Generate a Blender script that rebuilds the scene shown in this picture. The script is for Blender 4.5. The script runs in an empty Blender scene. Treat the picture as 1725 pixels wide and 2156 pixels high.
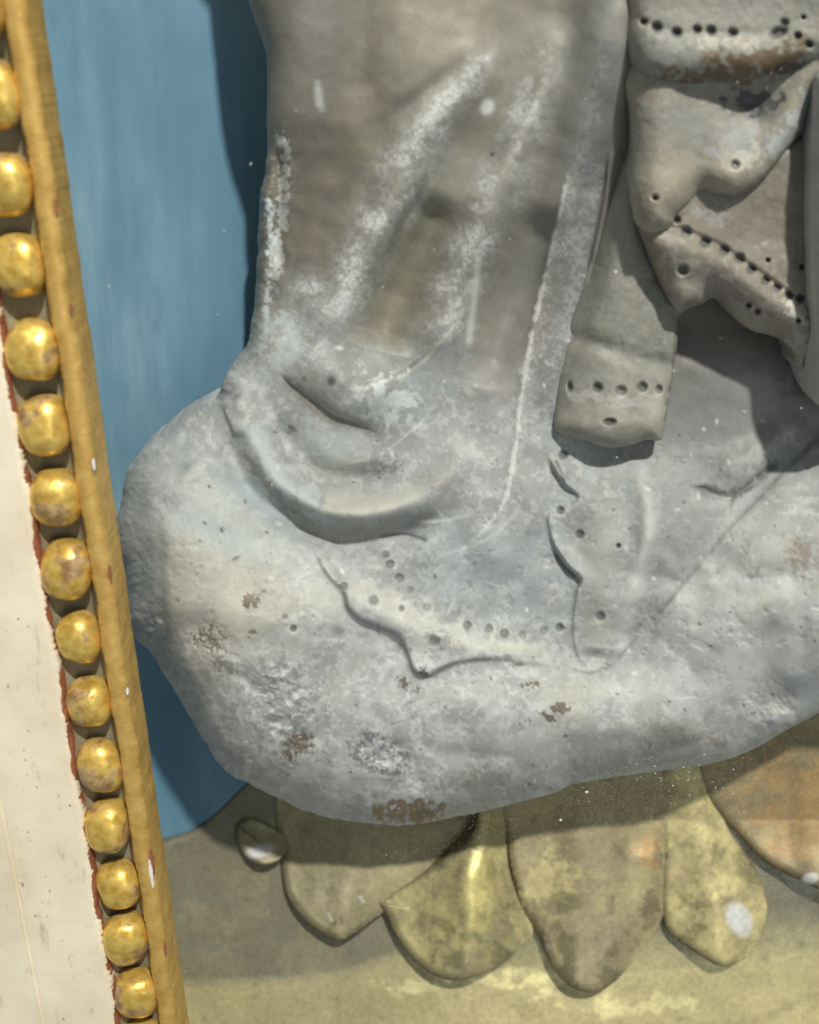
import bpy, math, random
import numpy as np
from mathutils import Vector, Matrix

sc = bpy.context.scene
col = sc.collection
# ------------------------------------------------------------------ camera
# T = a unit of 0.125 mm; the photograph is 1725 x 2156 T where the carving stands
K = 0.000125
W, Ht = 1725.0, 2156.0
TH = math.radians(20.0)                       # the camera looks down by this much
D = 1078.0 / 0.419                            # distance from lens to carving, in T
CT, ST = math.cos(TH), math.sin(TH)
CAM = Vector((0.0, -D * K * CT, 0.30 + D * K * ST))
cam = bpy.data.cameras.new('camera')
cam.sensor_fit = 'VERTICAL'
cam.sensor_height = 24.0
cam.lens = 12.0 / 0.419
cam.clip_start, cam.clip_end = 0.01, 20.0
cob = bpy.data.objects.new('camera', cam)
col.objects.link(cob)
cob.location = CAM
cob.rotation_euler = (math.radians(90) - TH, 0, 0)
sc.camera = cob


def U(x, y, h):
    """points in front of a photo position, h T-units proud of the upright plane the carving stands in"""
    v = (1078.0 - y) / D
    t = (D * CT - h) / (CT + v * ST)
    wx = t * (x - 862.5) / D
    wy = t * (CT + v * ST)
    wz = t * (v * CT - ST)
    return CAM.x + wx * K, CAM.y + wy * K, CAM.z + wz * K


def UV(x, y, h):
    return Vector(U(float(x), float(y), float(h)))


cam.dof.use_dof = True
cam.dof.focus_distance = (D * CT - 220) / (CT + (1078 - 1350) / D * ST) * K
cam.dof.aperture_fstop = 8.5

# ------------------------------------------------------------------ world and lamps
world = bpy.data.worlds.new('World')
sc.world = world
world.use_nodes = True
bg = world.node_tree.nodes['Background']
bg.inputs[0].default_value = (0.86, 0.94, 1.0, 1)
bg.inputs[1].default_value = 0.27


def area(name, direction, dist, size, power, color):
    c = Vector((0.0, -0.02, 0.28))
    d = Vector(direction).normalized()
    l = bpy.data.lights.new(name, 'AREA')
    l.shape = 'DISK'
    l.size = size
    l.energy = power
    l.color = color
    o = bpy.data.objects.new(name, l)
    o.location = c + d * dist
    o.rotation_euler = (-d).to_track_quat('-Z', 'Y').to_euler()
    col.objects.link(o)
    return o


area('gallery_spot', (0.19, -0.64, 0.765), 1.5, 0.05, 26.5, (1.0, 0.97, 0.91))
area('front_fill', (0.34, -0.92, -0.02), 1.6, 0.5, 2.1, (0.90, 0.95, 1.0))  # soft fill added in front to lift shade and make the gold glint
sc.view_settings.view_transform = 'Standard'
sc.view_settings.look = 'None'
sc.view_settings.exposure = 0.0
sc.view_settings.gamma = 1.0
try:
    sc.cycles.max_bounces = 6
    sc.cycles.transparent_max_bounces = 12
    sc.cycles.use_denoising = True
    sc.cycles.sample_clamp_indirect = 3.0
except Exception:
    pass

# ------------------------------------------------------------------ numeric helpers
F4 = np.float32


def sstep(a, b, x):
    t = np.clip((x - a) / (b - a), 0, 1)
    return t * t * (3 - 2 * t)


def vnoise(x, y, s, seed):
    rng = np.random.RandomState(seed)
    n = 256
    g = rng.rand(n, n).astype(F4)
    fx, fy = (x + 4000) / s, (y + 4000) / s
    ix, iy = np.floor(fx).astype(np.int32), np.floor(fy).astype(np.int32)
    tx, ty = fx - ix, fy - iy
    tx = tx * tx * (3 - 2 * tx)
    ty = ty * ty * (3 - 2 * ty)
    ix %= n
    iy %= n
    jx, jy = (ix + 1) % n, (iy + 1) % n
    return (g[iy, ix] * (1 - tx) + g[iy, jx] * tx) * (1 - ty) + (g[jy, ix] * (1 - tx) + g[jy, jx] * tx) * ty


def fbm(x, y, s, seed, octv=4, gain=0.5):
    a, tot, out = 1.0, 0.0, 0
    c, sn = math.cos(0.6), math.sin(0.6)
    for i in range(octv):
        out = out + a * vnoise(x, y, s, seed + i)
        tot += a
        a *= gain
        s *= 0.5
        x, y = c * x - sn * y, sn * x + c * y
    return out / tot                                   # 0..1


def smooth_line(pts, n=8, closed=False):
    P = np.array(pts, float)
    m = len(P)
    out = []
    rng = range(m) if closed else range(m - 1)
    for i in rng:
        if closed:
            p0, p1, p2, p3 = P[(i - 1) % m], P[i], P[(i + 1) % m], P[(i + 2) % m]
        else:
            p0, p1, p2, p3 = P[max(i - 1, 0)], P[i], P[i + 1], P[min(i + 2, m - 1)]
        for k in range(n):
            t = k / n
            out.append(0.5 * ((2 * p1) + (p2 - p0) * t + (2 * p0 - 5 * p1 + 4 * p2 - p3) * t * t + (3 * p1 - p0 - 3 * p2 + p3) * t ** 3))
    if not closed:
        out.append(P[-1])
    return np.array(out)


class Sheet:
    """a field of heights and colours over photo positions"""
    def __init__(s, x0, x1, y0, y1, step=2.0):
        s.xs = np.arange(x0, x1 + step, step, dtype=F4)
        s.ys = np.arange(y0, y1 + step, step, dtype=F4)
        s.step = step
        s.X, s.Y = np.meshgrid(s.xs, s.ys)
        s.H = np.zeros_like(s.X)
        s.C = np.zeros(s.X.shape + (3,), F4)
        s.A = np.ones_like(s.X)                       # 1 = bare polish, where a material uses it

    def win(s, bx0, bx1, by0, by1):
        i0 = max(int((bx0 - s.xs[0]) / s.step), 0)
        i1 = min(int((bx1 - s.xs[0]) / s.step) + 2, len(s.xs))
        j0 = max(int((by0 - s.ys[0]) / s.step), 0)
        j1 = min(int((by1 - s.ys[0]) / s.step) + 2, len(s.ys))
        if i1 <= i0 or j1 <= j0:
            return None
        return (slice(j0, j1), slice(i0, i1))

    def line(s, pts, reach, n=6, closed=False):
        """distance, signed distance (left of the way along is positive) and place along a smooth line"""
        P = smooth_line(pts, n, closed)
        if closed:
            P = np.vstack([P, P[:1]])
        w = s.win(P[:, 0].min() - reach, P[:, 0].max() + reach, P[:, 1].min() - reach, P[:, 1].max() + reach)
        if w is None:
            return None
        X, Y = s.X[w], s.Y[w]
        best = np.full(X.shape, 1e9, F4)
        sgn = np.ones(X.shape, F4)
        T = np.zeros(X.shape, F4)
        perp = np.zeros(X.shape, F4)
        L = np.concatenate([[0], np.cumsum(np.hypot(*np.diff(P, axis=0).T))])
        for i in range(len(P) - 1):
            a, b = P[i], P[i + 1]
            d = b - a
            ll = d @ d
            if ll < 1e-9:
                continue
            sw = (slice(None), slice(None))
            bx0, bx1 = min(a[0], b[0]) - reach, max(a[0], b[0]) + reach
            by0, by1 = min(a[1], b[1]) - reach, max(a[1], b[1]) + reach
            j0 = max(int((by0 - Y[0, 0]) / s.step), 0)
            j1 = int((by1 - Y[0, 0]) / s.step) + 2
            i0 = max(int((bx0 - X[0, 0]) / s.step), 0)
            i1 = int((bx1 - X[0, 0]) / s.step) + 2
            if j1 <= j0 or i1 <= i0:
                continue
            sw = (slice(j0, j1), slice(i0, i1))
            dx, dy = X[sw] - a[0], Y[sw] - a[1]
            t = np.clip((dx * d[0] + dy * d[1]) / ll, 0, 1)
            q = (dx - t * d[0]) ** 2 + (dy - t * d[1]) ** 2
            cr = dx * d[1] - dy * d[0]
            pr = np.abs(cr) / math.sqrt(ll)
            bq = best[sw]
            tol = 0.02 + bq * 1e-4
            m = (q < bq - tol) | ((np.abs(q - bq) <= tol) & (pr > perp[sw]))
            perp[sw] = np.where(m, pr, perp[sw])
            best[sw] = np.where(m, q, best[sw])
            sgn[sw] = np.where(m, np.where(cr >= 0, 1, -1), sgn[sw])
            T[sw] = np.where(m, (L[i] + t * (L[i + 1] - L[i])) / L[-1], T[sw])
        dist = np.minimum(np.sqrt(best), reach * 1.001)
        return w, dist, dist * sgn, T

    @staticmethod
    def along(T, v):
        v = np.atleast_1d(np.array(v, float))
        return v[0] if len(v) == 1 else np.interp(T, np.linspace(0, 1, len(v)), v).astype(F4)

    @staticmethod
    def ends(T, e0, e1):
        r = 1.0
        if e0 > 0:
            r = r * sstep(0, e0, T)
        if e1 > 0:
            r = r * sstep(0, e1, 1 - T)
        return r

    def ridge(s, pts, amp, w, e=(0.15, 0.15), sharp=2.0):
        r = s.line(pts, 3.0 * np.max(w))
        if r is None:
            return
        win, d, sd, T = r
        wd = s.along(T, w)
        s.H[win] += s.along(T, amp) * np.exp(-(d / wd) ** sharp) * s.ends(T, *e)

    def lip(s, pts, amp, reach, w=3.0, e=(0.15, 0.15), low=0.0):
        """a fold's edge: to the left of the way along the stone stands amp higher and falls off over reach"""
        r = s.line(pts, 3.0 * np.max(reach))
        if r is None:
            return
        win, d, sd, T = r
        a, rc = s.along(T, amp), s.along(T, reach)
        up = 0.5 + 0.5 * np.tanh(sd / w)
        hi = up * np.exp(-(np.maximum(sd, 0) / rc) ** 1.5)
        lo = (1 - up) * np.exp(-(np.maximum(-sd, 0) / rc) ** 1.5)
        s.H[win] += (a * hi - low * a * lo) * s.ends(T, *e)

    def roll(s, pts, amp, r, reach, e=(0.15, 0.15)):
        """to the left of the way along the stone swells over r into a round fold that falls off over reach"""
        q = s.line(pts, r + 2.6 * np.max(reach))
        if q is None:
            return
        win, d, sd, T = q
        t = np.clip(sd / r, 0, 1)
        s.H[win] += s.along(T, amp) * np.sqrt(1 - (1 - t) ** 2 + 1e-6) * np.exp(-(np.maximum(sd - r, 0) / s.along(T, reach)) ** 2) * s.ends(T, *e)

    def bump(s, cx, cy, rx, ry, amp, rot=0.0, p=2.0):
        R = 2.6 * max(rx, ry)
        w = s.win(cx - R, cx + R, cy - R, cy + R)
        if w is None:
            return
        c, sn = math.cos(math.radians(rot)), math.sin(math.radians(rot))
        dx, dy = s.X[w] - cx, s.Y[w] - cy
        u, v = (c * dx + sn * dy) / rx, (-sn * dx + c * dy) / ry
        s.H[w] += amp * np.exp(-np.power(u * u + v * v, p / 2))

    # ---- colour
    def mix(s, w, m, color):
        s.C[w] += m[..., None] * (np.array(color, F4) - s.C[w])

    def grain(s, w, scale, seed, lo, hi):
        return sstep(lo, hi, fbm(s.X[w], s.Y[w], scale, seed, 3, 0.6))

    def blot(s, w, m, g, seed):
        """a soft mask broken up along grains of the stone"""
        lo, hi = g[1], g[2]
        f = m + 2.3 * (fbm(s.X[w], s.Y[w], g[0], seed, 3, 0.6) - 0.5) * (m > 0.02)
        return sstep(lo - 0.02, hi + 0.26, f) * np.minimum(1, m * 4)

    def stroke(s, pts, width, color, k=0.8, e=(0.12, 0.12), g=None, seed=1):
        r = s.line(pts, 3.0 * np.max(width))
        if r is None:
            return
        win, d, sd, T = r
        wd = s.along(T, width)
        m = np.exp(-(d / wd) ** 2) * s.ends(T, *e)
        if g:
            m = s.blot(win, m, g, seed)
        m = m * s.along(T, k)
        s.mix(win, m, color)

    def patch(s, cx, cy, rx, ry, color, k=0.8, rot=0.0, g=None, seed=1, p=2.0):
        R = 2.6 * max(rx, ry)
        w = s.win(cx - R, cx + R, cy - R, cy + R)
        if w is None:
            return
        c, sn = math.cos(math.radians(rot)), math.sin(math.radians(rot))
        dx, dy = s.X[w] - cx, s.Y[w] - cy
        u, v = (c * dx + sn * dy) / rx, (-sn * dx + c * dy) / ry
        m = np.exp(-np.power(u * u + v * v, p / 2))
        if g:
            m = s.blot(w, m, g, seed)
        s.mix(w, k * m, color)

    def hole(s, cx, cy, r=6.0, deep=11.0, color=(0.10, 0.105, 0.11), k=0.9, ry=None, rot=0.0):
        ry = ry or r
        s.bump(cx, cy, r, ry, -deep, rot, 4.0)
        s.patch(cx, cy + 1, r * 0.98, ry * 0.98, tuple(0.05 + c for c in color), k * 0.95, rot, p=3.0)


def make_mesh(name, co, faces, mat, parent=None, colors=None, smooth=True):
    me = bpy.data.meshes.new(name)
    co = np.asarray(co, F4)
    me.vertices.add(len(co))
    me.vertices.foreach_set('co', co.ravel())
    tot = sum(f.size for f in faces)
    vi = np.concatenate([f.ravel() for f in faces]).astype(np.int32)
    ls, lt, at = [], [], 0
    for f in faces:
        n, m = f.shape
        ls.append(at + np.arange(n) * m)
        lt.append(np.full(n, m))
        at += n * m
    ls, lt = np.concatenate(ls).astype(np.int32), np.concatenate(lt).astype(np.int32)
    me.loops.add(tot)
    me.loops.foreach_set('vertex_index', vi)
    me.polygons.add(len(ls))
    me.polygons.foreach_set('loop_start', ls)
    me.polygons.foreach_set('loop_total', lt)
    me.polygons.foreach_set('use_smooth', np.full(len(ls), smooth))
    me.update(calc_edges=True)
    me.validate()
    if colors is not None:
        ca = me.color_attributes.new('tint', 'FLOAT_COLOR', 'POINT')
        c4 = np.ones((len(co), 4), F4)
        c4[:, :colors.shape[1]] = colors
        ca.data.foreach_set('color', c4.ravel())
    me.materials.append(mat)
    o = bpy.data.objects.new(name, me)
    col.objects.link(o)
    if parent is not None:
        o.parent = parent
    return o


def inside(s, poly, n=6, cap=320.0):
    """signed distance to a closed outline, positive within"""
    P = smooth_line(poly, n, True)
    r = s.line(poly, cap, n, True)
    w, d, _, _ = r
    out = np.full(s.X.shape, -cap, F4)
    # even-odd test by rows
    ins = np.zeros(s.X.shape, bool)
    Q = np.vstack([P, P[:1]])
    for a, b in zip(Q[:-1], Q[1:]):
        if a[1] == b[1]:
            continue
        lo, hi = (a, b) if a[1] < b[1] else (b, a)
        j = np.where((s.ys >= lo[1]) & (s.ys < hi[1]))[0]
        if len(j) == 0:
            continue
        xc = lo[0] + (s.ys[j] - lo[1]) / (hi[1] - lo[1]) * (hi[0] - lo[0])
        ins[j] ^= s.xs[None, :] > xc[:, None]
    dd = np.full(s.X.shape, cap, F4)
    dd[w] = d
    return np.where(ins, dd, -dd).astype(F4)


def carve(name, s, sd, back, mat, parent=None, rim_back=None):
    """mesh of the sheet inside sd > 0, its border snapped to the outline, with a wall running back"""
    ny, nx = s.X.shape
    gy, gx = np.gradient(sd, s.step)
    gl = np.maximum(np.hypot(gx, gy), 1e-3)
    out = sd <= 0
    X = np.where(out, s.X - sd * gx / gl, s.X)
    Y = np.where(out, s.Y - sd * gy / gl, s.Y)
    ok = sd > 0
    cell = ok[:-1, :-1] | ok[1:, :-1] | ok[:-1, 1:] | ok[1:, 1:]
    idx = np.full((ny, nx), -1, np.int64)
    used = np.zeros((ny, nx), bool)
    used[:-1, :-1] |= cell
    used[1:, :-1] |= cell
    used[:-1, 1:] |= cell
    used[1:, 1:] |= cell
    idx[used] = np.arange(used.sum())
    a, b, c, d = idx[:-1, :-1][cell], idx[1:, :-1][cell], idx[1:, 1:][cell], idx[:-1, 1:][cell]
    quads = np.stack([a, b, c, d], 1)
    ux, uy, uz = U(X[used].astype(float), Y[used].astype(float), s.H[used].astype(float))
    co = np.stack([ux, uy, uz], 1)
    cc = np.concatenate([s.C[used], s.A[used][:, None]], 1)
    # border edges
    e = np.concatenate([quads[:, [0, 1]], quads[:, [1, 2]], quads[:, [2, 3]], quads[:, [3, 0]]])
    key = np.minimum(e[:, 0], e[:, 1]) * (len(co) + 1) + np.maximum(e[:, 0], e[:, 1])
    _, first, cnt = np.unique(key, return_index=True, return_counts=True)
    be = e[first[cnt == 1]]
    bv = np.unique(be)
    mp = np.full(len(co), -1)
    mp[bv] = len(co) + np.arange(len(bv))
    xb, yb = X[used][bv].astype(float), Y[used][bv].astype(float)
    hb = np.full(len(bv), float(back)) if not callable(back) else back(xb, yb)
    bx, by, bz = U(xb, yb, hb)
    # straight back in the real world: keep the front vertex's x and z
    co2 = np.stack([co[bv, 0], by, co[bv, 2]], 1)
    co = np.vstack([co, co2])
    cc = np.vstack([cc, cc[bv]])
    wall = np.stack([be[:, 1], be[:, 0], mp[be[:, 0]], mp[be[:, 1]]], 1)
    return make_mesh(name, co, [quads, wall], mat, parent, cc)


def empty(name, loc, label=None, cat=None, group=None):
    o = bpy.data.objects.new(name, None)
    o.empty_display_size = 0.01
    o.location = loc
    col.objects.link(o)
    if label:
        o['label'] = label
    if cat:
        o['category'] = cat
    if group:
        o['group'] = group
    return o


def keep(child, parent):
    """parent without moving the child"""
    child.parent = parent
    child.matrix_parent_inverse = Matrix.Translation(-parent.location)


# ------------------------------------------------------------------ materials
def mat_new(name):
    m = bpy.data.materials.new(name)
    m.use_nodes = True
    nt = m.node_tree
    b = nt.nodes['Principled BSDF']
    return m, nt, b


def N(nt, kind, **kw):
    n = nt.nodes.new(kind)
    for k, v in kw.items():
        setattr(n, k, v)
    return n


def noise(nt, scale, detail=4.0, rough=0.6, coord='Object', stretch=None):
    tc = N(nt, 'ShaderNodeTexCoord')
    n = N(nt, 'ShaderNodeTexNoise')
    n.inputs['Scale'].default_value = scale
    n.inputs['Detail'].default_value = detail
    n.inputs['Roughness'].default_value = rough
    if stretch:
        mp = N(nt, 'ShaderNodeMapping')
        mp.inputs['Scale'].default_value = stretch
        nt.links.new(tc.outputs[coord], mp.inputs['Vector'])
        nt.links.new(mp.outputs['Vector'], n.inputs['Vector'])
    else:
        nt.links.new(tc.outputs[coord], n.inputs['Vector'])
    return n


def ramp(nt, src, stops):
    r = N(nt, 'ShaderNodeValToRGB')
    el = r.color_ramp.elements
    while len(el) < len(stops):
        el.new(0.5)
    for e, (p, c) in zip(el, stops):
        e.position = p
        e.color = tuple(c) + (1,) if len(c) == 3 else c
    nt.links.new(src, r.inputs[0])
    return r


def mixc(nt, fac, a, b, blend='MIX'):
    m = N(nt, 'ShaderNodeMix', data_type='RGBA', blend_type=blend)
    for sock, v in ((m.inputs[0], fac), (m.inputs[6], a), (m.inputs[7], b)):
        if isinstance(v, (int, float)):
            sock.default_value = v
        elif isinstance(v, tuple):
            sock.default_value = v + (1,) if len(v) == 3 else v
        else:
            nt.links.new(v, sock)
    return m.outputs[2]


def bump(nt, b, src, strength, dist):
    n = N(nt, 'ShaderNodeBump')
    n.inputs['Strength'].default_value = strength
    n.inputs['Distance'].default_value = dist
    nt.links.new(src, n.inputs['Height'])
    nt.links.new(n.outputs[0], b.inputs['Normal'])
    return n


def stone_material():
    m, nt, b = mat_new('weathered_stone')
    at = N(nt, 'ShaderNodeAttribute', attribute_name='tint')
    n1 = noise(nt, 900.0, 4.0, 0.7)
    n2 = noise(nt, 170.0, 5.0, 0.65)
    r1 = ramp(nt, n1.outputs['Fac'], [(0.3, (0.955, 0.955, 0.957)), (0.7, (1.04, 1.04, 1.038))])
    r2 = ramp(nt, n2.outputs['Fac'], [(0.32, (0.88, 0.885, 0.89)), (0.68, (1.09, 1.085, 1.07))])
    c = mixc(nt, 1.0, at.outputs['Color'], r1.outputs[0], 'MULTIPLY')
    c = mixc(nt, 1.0, c, r2.outputs[0], 'MULTIPLY')
    nt.links.new(c, b.inputs['Base Color'])
    bw = N(nt, 'ShaderNodeRGBToBW')
    nt.links.new(at.outputs['Color'], bw.inputs[0])
    ro = N(nt, 'ShaderNodeMapRange')
    ro.inputs['From Min'].default_value = 0.26
    ro.inputs['From Max'].default_value = 0.50
    ro.inputs['To Min'].default_value = 0.46
    ro.inputs['To Max'].default_value = 0.85
    nt.links.new(bw.outputs[0], ro.inputs['Value'])
    nt.links.new(ro.outputs[0], b.inputs['Roughness'])
    b.inputs['Specular IOR Level'].default_value = 0.3
    b.inputs['Subsurface Weight'].default_value = 0.8
    b.inputs['Subsurface Radius'].default_value = (1.0, 0.85, 0.65)
    b.inputs['Subsurface Scale'].default_value = 0.0030
    bump(nt, b, n1.outputs['Fac'], 0.10, 0.0003)
    return m


def gold_bead_material():
    m, nt, b = mat_new('worn_gilding')
    tc = N(nt, 'ShaderNodeTexCoord')
    oi = N(nt, 'ShaderNodeObjectInfo')
    add = N(nt, 'ShaderNodeVectorMath', operation='ADD')
    sc_ = N(nt, 'ShaderNodeVectorMath', operation='SCALE')
    nt.links.new(oi.outputs['Location'], sc_.inputs[0])
    sc_.inputs['Scale'].default_value = 3.7
    nt.links.new(tc.outputs['Object'], add.inputs[0])
    nt.links.new(sc_.outputs[0], add.inputs[1])
    n1 = N(nt, 'ShaderNodeTexNoise')
    n1.inputs['Scale'].default_value = 150.0
    n1.inputs['Detail'].default_value = 5.0
    nt.links.new(add.outputs[0], n1.inputs['Vector'])
    n2 = N(nt, 'ShaderNodeTexNoise')
    n2.inputs['Scale'].default_value = 420.0
    n2.inputs['Detail'].default_value = 4.0
    nt.links.new(add.outputs[0], n2.inputs['Vector'])
    gold = ramp(nt, n2.outputs['Fac'], [(0.3, (0.60, 0.35, 0.055)), (0.6, (0.88, 0.61, 0.15))])
    worn = ramp(nt, n2.outputs['Fac'], [(0.35, (0.24, 0.13, 0.04)), (0.7, (0.52, 0.36, 0.17))])
    mask = ramp(nt, n1.outputs['Fac'], [(0.53, (0, 0, 0)), (0.60, (1, 1, 1))])
    c = mixc(nt, mask.outputs[0], gold.outputs[0], worn.outputs[0])
    nt.links.new(c, b.inputs['Base Color'])
    met = N(nt, 'ShaderNodeMapRange')
    met.inputs['To Min'].default_value = 0.55
    met.inputs['To Max'].default_value = 0.0
    nt.links.new(mask.outputs[0], met.inputs['Value'])
    nt.links.new(met.outputs[0], b.inputs['Metallic'])
    b.inputs['Roughness'].default_value = 0.36
    bump(nt, b, n2.outputs['Fac'], 0.35, 0.0006)
    return m


def fillet_material():
    m, nt, b = mat_new('matt_gilding')
    n1 = noise(nt, 220.0, 6.0, 0.75)
    n2 = noise(nt, 700.0, 4.0, 0.7)
    n3 = noise(nt, 260.0, 5.0, 0.7)
    g = ramp(nt, n1.outputs['Fac'], [(0.32, (0.46, 0.27, 0.06)), (0.52, (0.60, 0.38, 0.10)), (0.7, (0.70, 0.48, 0.15))])
    k = ramp(nt, n3.outputs['Fac'], [(0.66, (0, 0, 0)), (0.74, (0.6, 0.6, 0.6))])
    c = mixc(nt, k.outputs[0], g.outputs[0], (0.34, 0.16, 0.06))
    nt.links.new(c, b.inputs['Base Color'])
    b.inputs['Metallic'].default_value = 0.35
    b.inputs['Roughness'].default_value = 0.45
    bump(nt, b, n2.outputs['Fac'], 0.25, 0.0003)
    return m


def simple_material(name, stops, scale, rough=0.7, bscale=None, stretch=None, metal=0.0):
    m, nt, b = mat_new(name)
    n1 = noise(nt, scale, 6.0, 0.62, stretch=stretch)
    r = ramp(nt, n1.outputs['Fac'], stops)
    nt.links.new(r.outputs[0], b.inputs['Base Color'])
    b.inputs['Roughness'].default_value = rough
    b.inputs['Metallic'].default_value = metal
    if bscale:
        n2 = noise(nt, bscale, 4.0, 0.6)
        bump(nt, b, n2.outputs['Fac'], 0.25, 0.0005)
    return m


def cream_material():
    m, nt, b = mat_new('cream_paint')
    n1 = noise(nt, 60.0, 5.0, 0.6)
    n2 = noise(nt, 260.0, 6.0, 0.7, stretch=(1.0, 1.0, 0.28))
    n3 = noise(nt, 700.0, 2.0, 0.5, stretch=(1.0, 1.0, 0.6))
    base = ramp(nt, n1.outputs['Fac'], [(0.3, (0.70, 0.60, 0.42)), (0.7, (0.83, 0.75, 0.57))])
    k = ramp(nt, n2.outputs['Fac'], [(0.60, (0, 0, 0)), (0.72, (0.6, 0.6, 0.6))])
    c = mixc(nt, k.outputs[0], base.outputs[0], (0.36, 0.27, 0.15))
    k2 = ramp(nt, n3.outputs['Fac'], [(0.70, (0, 0, 0)), (0.76, (0.8, 0.8, 0.8))])
    c = mixc(nt, k2.outputs[0], c, (0.22, 0.14, 0.08))
    nt.links.new(c, b.inputs['Base Color'])
    b.inputs['Roughness'].default_value = 0.5
    bump(nt, b, n2.outputs['Fac'], 0.15, 0.0005)
    return m


def blue_material():
    m, nt, b = mat_new('blue_paint')
    n1 = noise(nt, 34.0, 6.0, 0.6, stretch=(1.0, 1.0, 0.4))
    n2 = noise(nt, 120.0, 5.0, 0.6, stretch=(1.0, 1.0, 0.12))
    n3 = noise(nt, 190.0, 2.0, 0.5, stretch=(1.0, 1.0, 0.5))
    base = ramp(nt, n1.outputs['Fac'], [(0.3, (0.105, 0.22, 0.31)), (0.5, (0.155, 0.285, 0.38)), (0.7, (0.25, 0.38, 0.46))])
    k = ramp(nt, n2.outputs['Fac'], [(0.42, (0, 0, 0)), (0.75, (0.95, 0.95, 0.95))])
    c = mixc(nt, k.outputs[0], base.outputs[0], (0.115, 0.225, 0.31))
    k2 = ramp(nt, n3.outputs['Fac'], [(0.64, (0, 0, 0)), (0.80, (0.4, 0.4, 0.4))])
    c = mixc(nt, k2.outputs[0], c, (0.09, 0.18, 0.25))
    nt.links.new(c, b.inputs['Base Color'])
    b.inputs['Roughness'].default_value = 0.6
    b.inputs['Specular IOR Level'].default_value = 0.25
    bump(nt, b, n2.outputs['Fac'], 0.12, 0.0006)
    return m


def brass_material():
    m, nt, b = mat_new('tarnished_gilding')
    at = N(nt, 'ShaderNodeAttribute', attribute_name='tint')
    n1 = noise(nt, 110.0, 6.0, 0.65)
    n2 = noise(nt, 620.0, 4.0, 0.7)
    dull = ramp(nt, n1.outputs['Fac'], [(0.38, (0, 0, 0)), (0.72, (1, 1, 1))])
    r2 = ramp(nt, n2.outputs['Fac'], [(0.3, (0.78, 0.78, 0.78)), (0.7, (1.15, 1.15, 1.15))])
    c = mixc(nt, 1.0, at.outputs['Color'], r2.outputs[0], 'MULTIPLY')
    d = mixc(nt, dull.outputs[0], c, mixc(nt, 0.30, c, (0.20, 0.16, 0.11)))
    nt.links.new(d, b.inputs['Base Color'])
    for name, lo, hi in (('Metallic', 0.22, 0.9), ('Roughness', 0.56, 0.36)):
        mr = N(nt, 'ShaderNodeMapRange')
        mr.inputs['To Min'].default_value = lo
        mr.inputs['To Max'].default_value = hi
        nt.links.new(at.outputs['Alpha'], mr.inputs['Value'])
        nt.links.new(mr.outputs[0], b.inputs[name])
    bump(nt, b, n2.outputs['Fac'], 0.12, 0.0003)
    return m


M_STONE = stone_material()
M_BEAD = gold_bead_material()
M_FILLET = fillet_material()
M_CREAM = cream_material()
M_BLUE = blue_material()
M_BRASS = brass_material()
M_BOLE = simple_material('red_bole', [(0.3, (0.16, 0.045, 0.02)), (0.7, (0.36, 0.13, 0.06))], 300.0, 0.7, 700.0)
M_GROOVE = simple_material('dusty_groove', [(0.3, (0.20, 0.18, 0.11)), (0.7, (0.36, 0.33, 0.22))], 200.0, 0.8, 700.0)
M_GESSO = simple_material('bare_gesso', [(0.3, (0.60, 0.57, 0.52)), (0.7, (0.78, 0.76, 0.72))], 400.0, 0.8, 800.0)
M_DUST = simple_material('dust', [(0.3, (0.55, 0.54, 0.50)), (0.7, (0.75, 0.73, 0.68))], 500.0, 0.9)

# ------------------------------------------------------------------ blue back wall
def slab(name, corners, thick, mat, parent=None):
    """upright board: front corners given as (x, z) at world y, thick backwards"""
    (x0, z0, x1, z1, y) = corners
    v = [(x0, y, z0), (x1, y, z0), (x1, y, z1), (x0, y, z1), (x0, y + thick, z0), (x1, y + thick, z0), (x1, y + thick, z1), (x0, y + thick, z1)]
    f = np.array([[0, 1, 2, 3], [5, 4, 7, 6], [4, 0, 3, 7], [1, 5, 6, 2], [3, 2, 6, 7], [4, 5, 1, 0]])
    return make_mesh(name, v, [f], mat, parent, None, False)


HB = -190.0
yb = U(0.0, 1078.0, HB)[1]
wall = slab('wall', (-0.30, 0.02, 0.34, 0.62, yb), 0.012, M_BLUE)
wall['label'] = 'flat back wall with streaky matt blue paint behind the stone carving'
wall['category'] = 'wall'

# ------------------------------------------------------------------ the carving
CHALK = (0.57, 0.57, 0.55)
BLUISH = (0.42, 0.465, 0.475)
GREY = (0.36, 0.365, 0.36)
DGREY = (0.25, 0.252, 0.255)
BEIGE = (0.37, 0.345, 0.285)
DBEIGE = (0.195, 0.178, 0.145)
OLIVE = (0.245, 0.228, 0.155)
CREAM = (0.60, 0.565, 0.485)
WHITE = (0.68, 0.68, 0.655)
BROWN = (0.21, 0.17, 0.13)
RUST = (0.27, 0.19, 0.125)
DIRT = (0.09, 0.085, 0.082)

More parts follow.
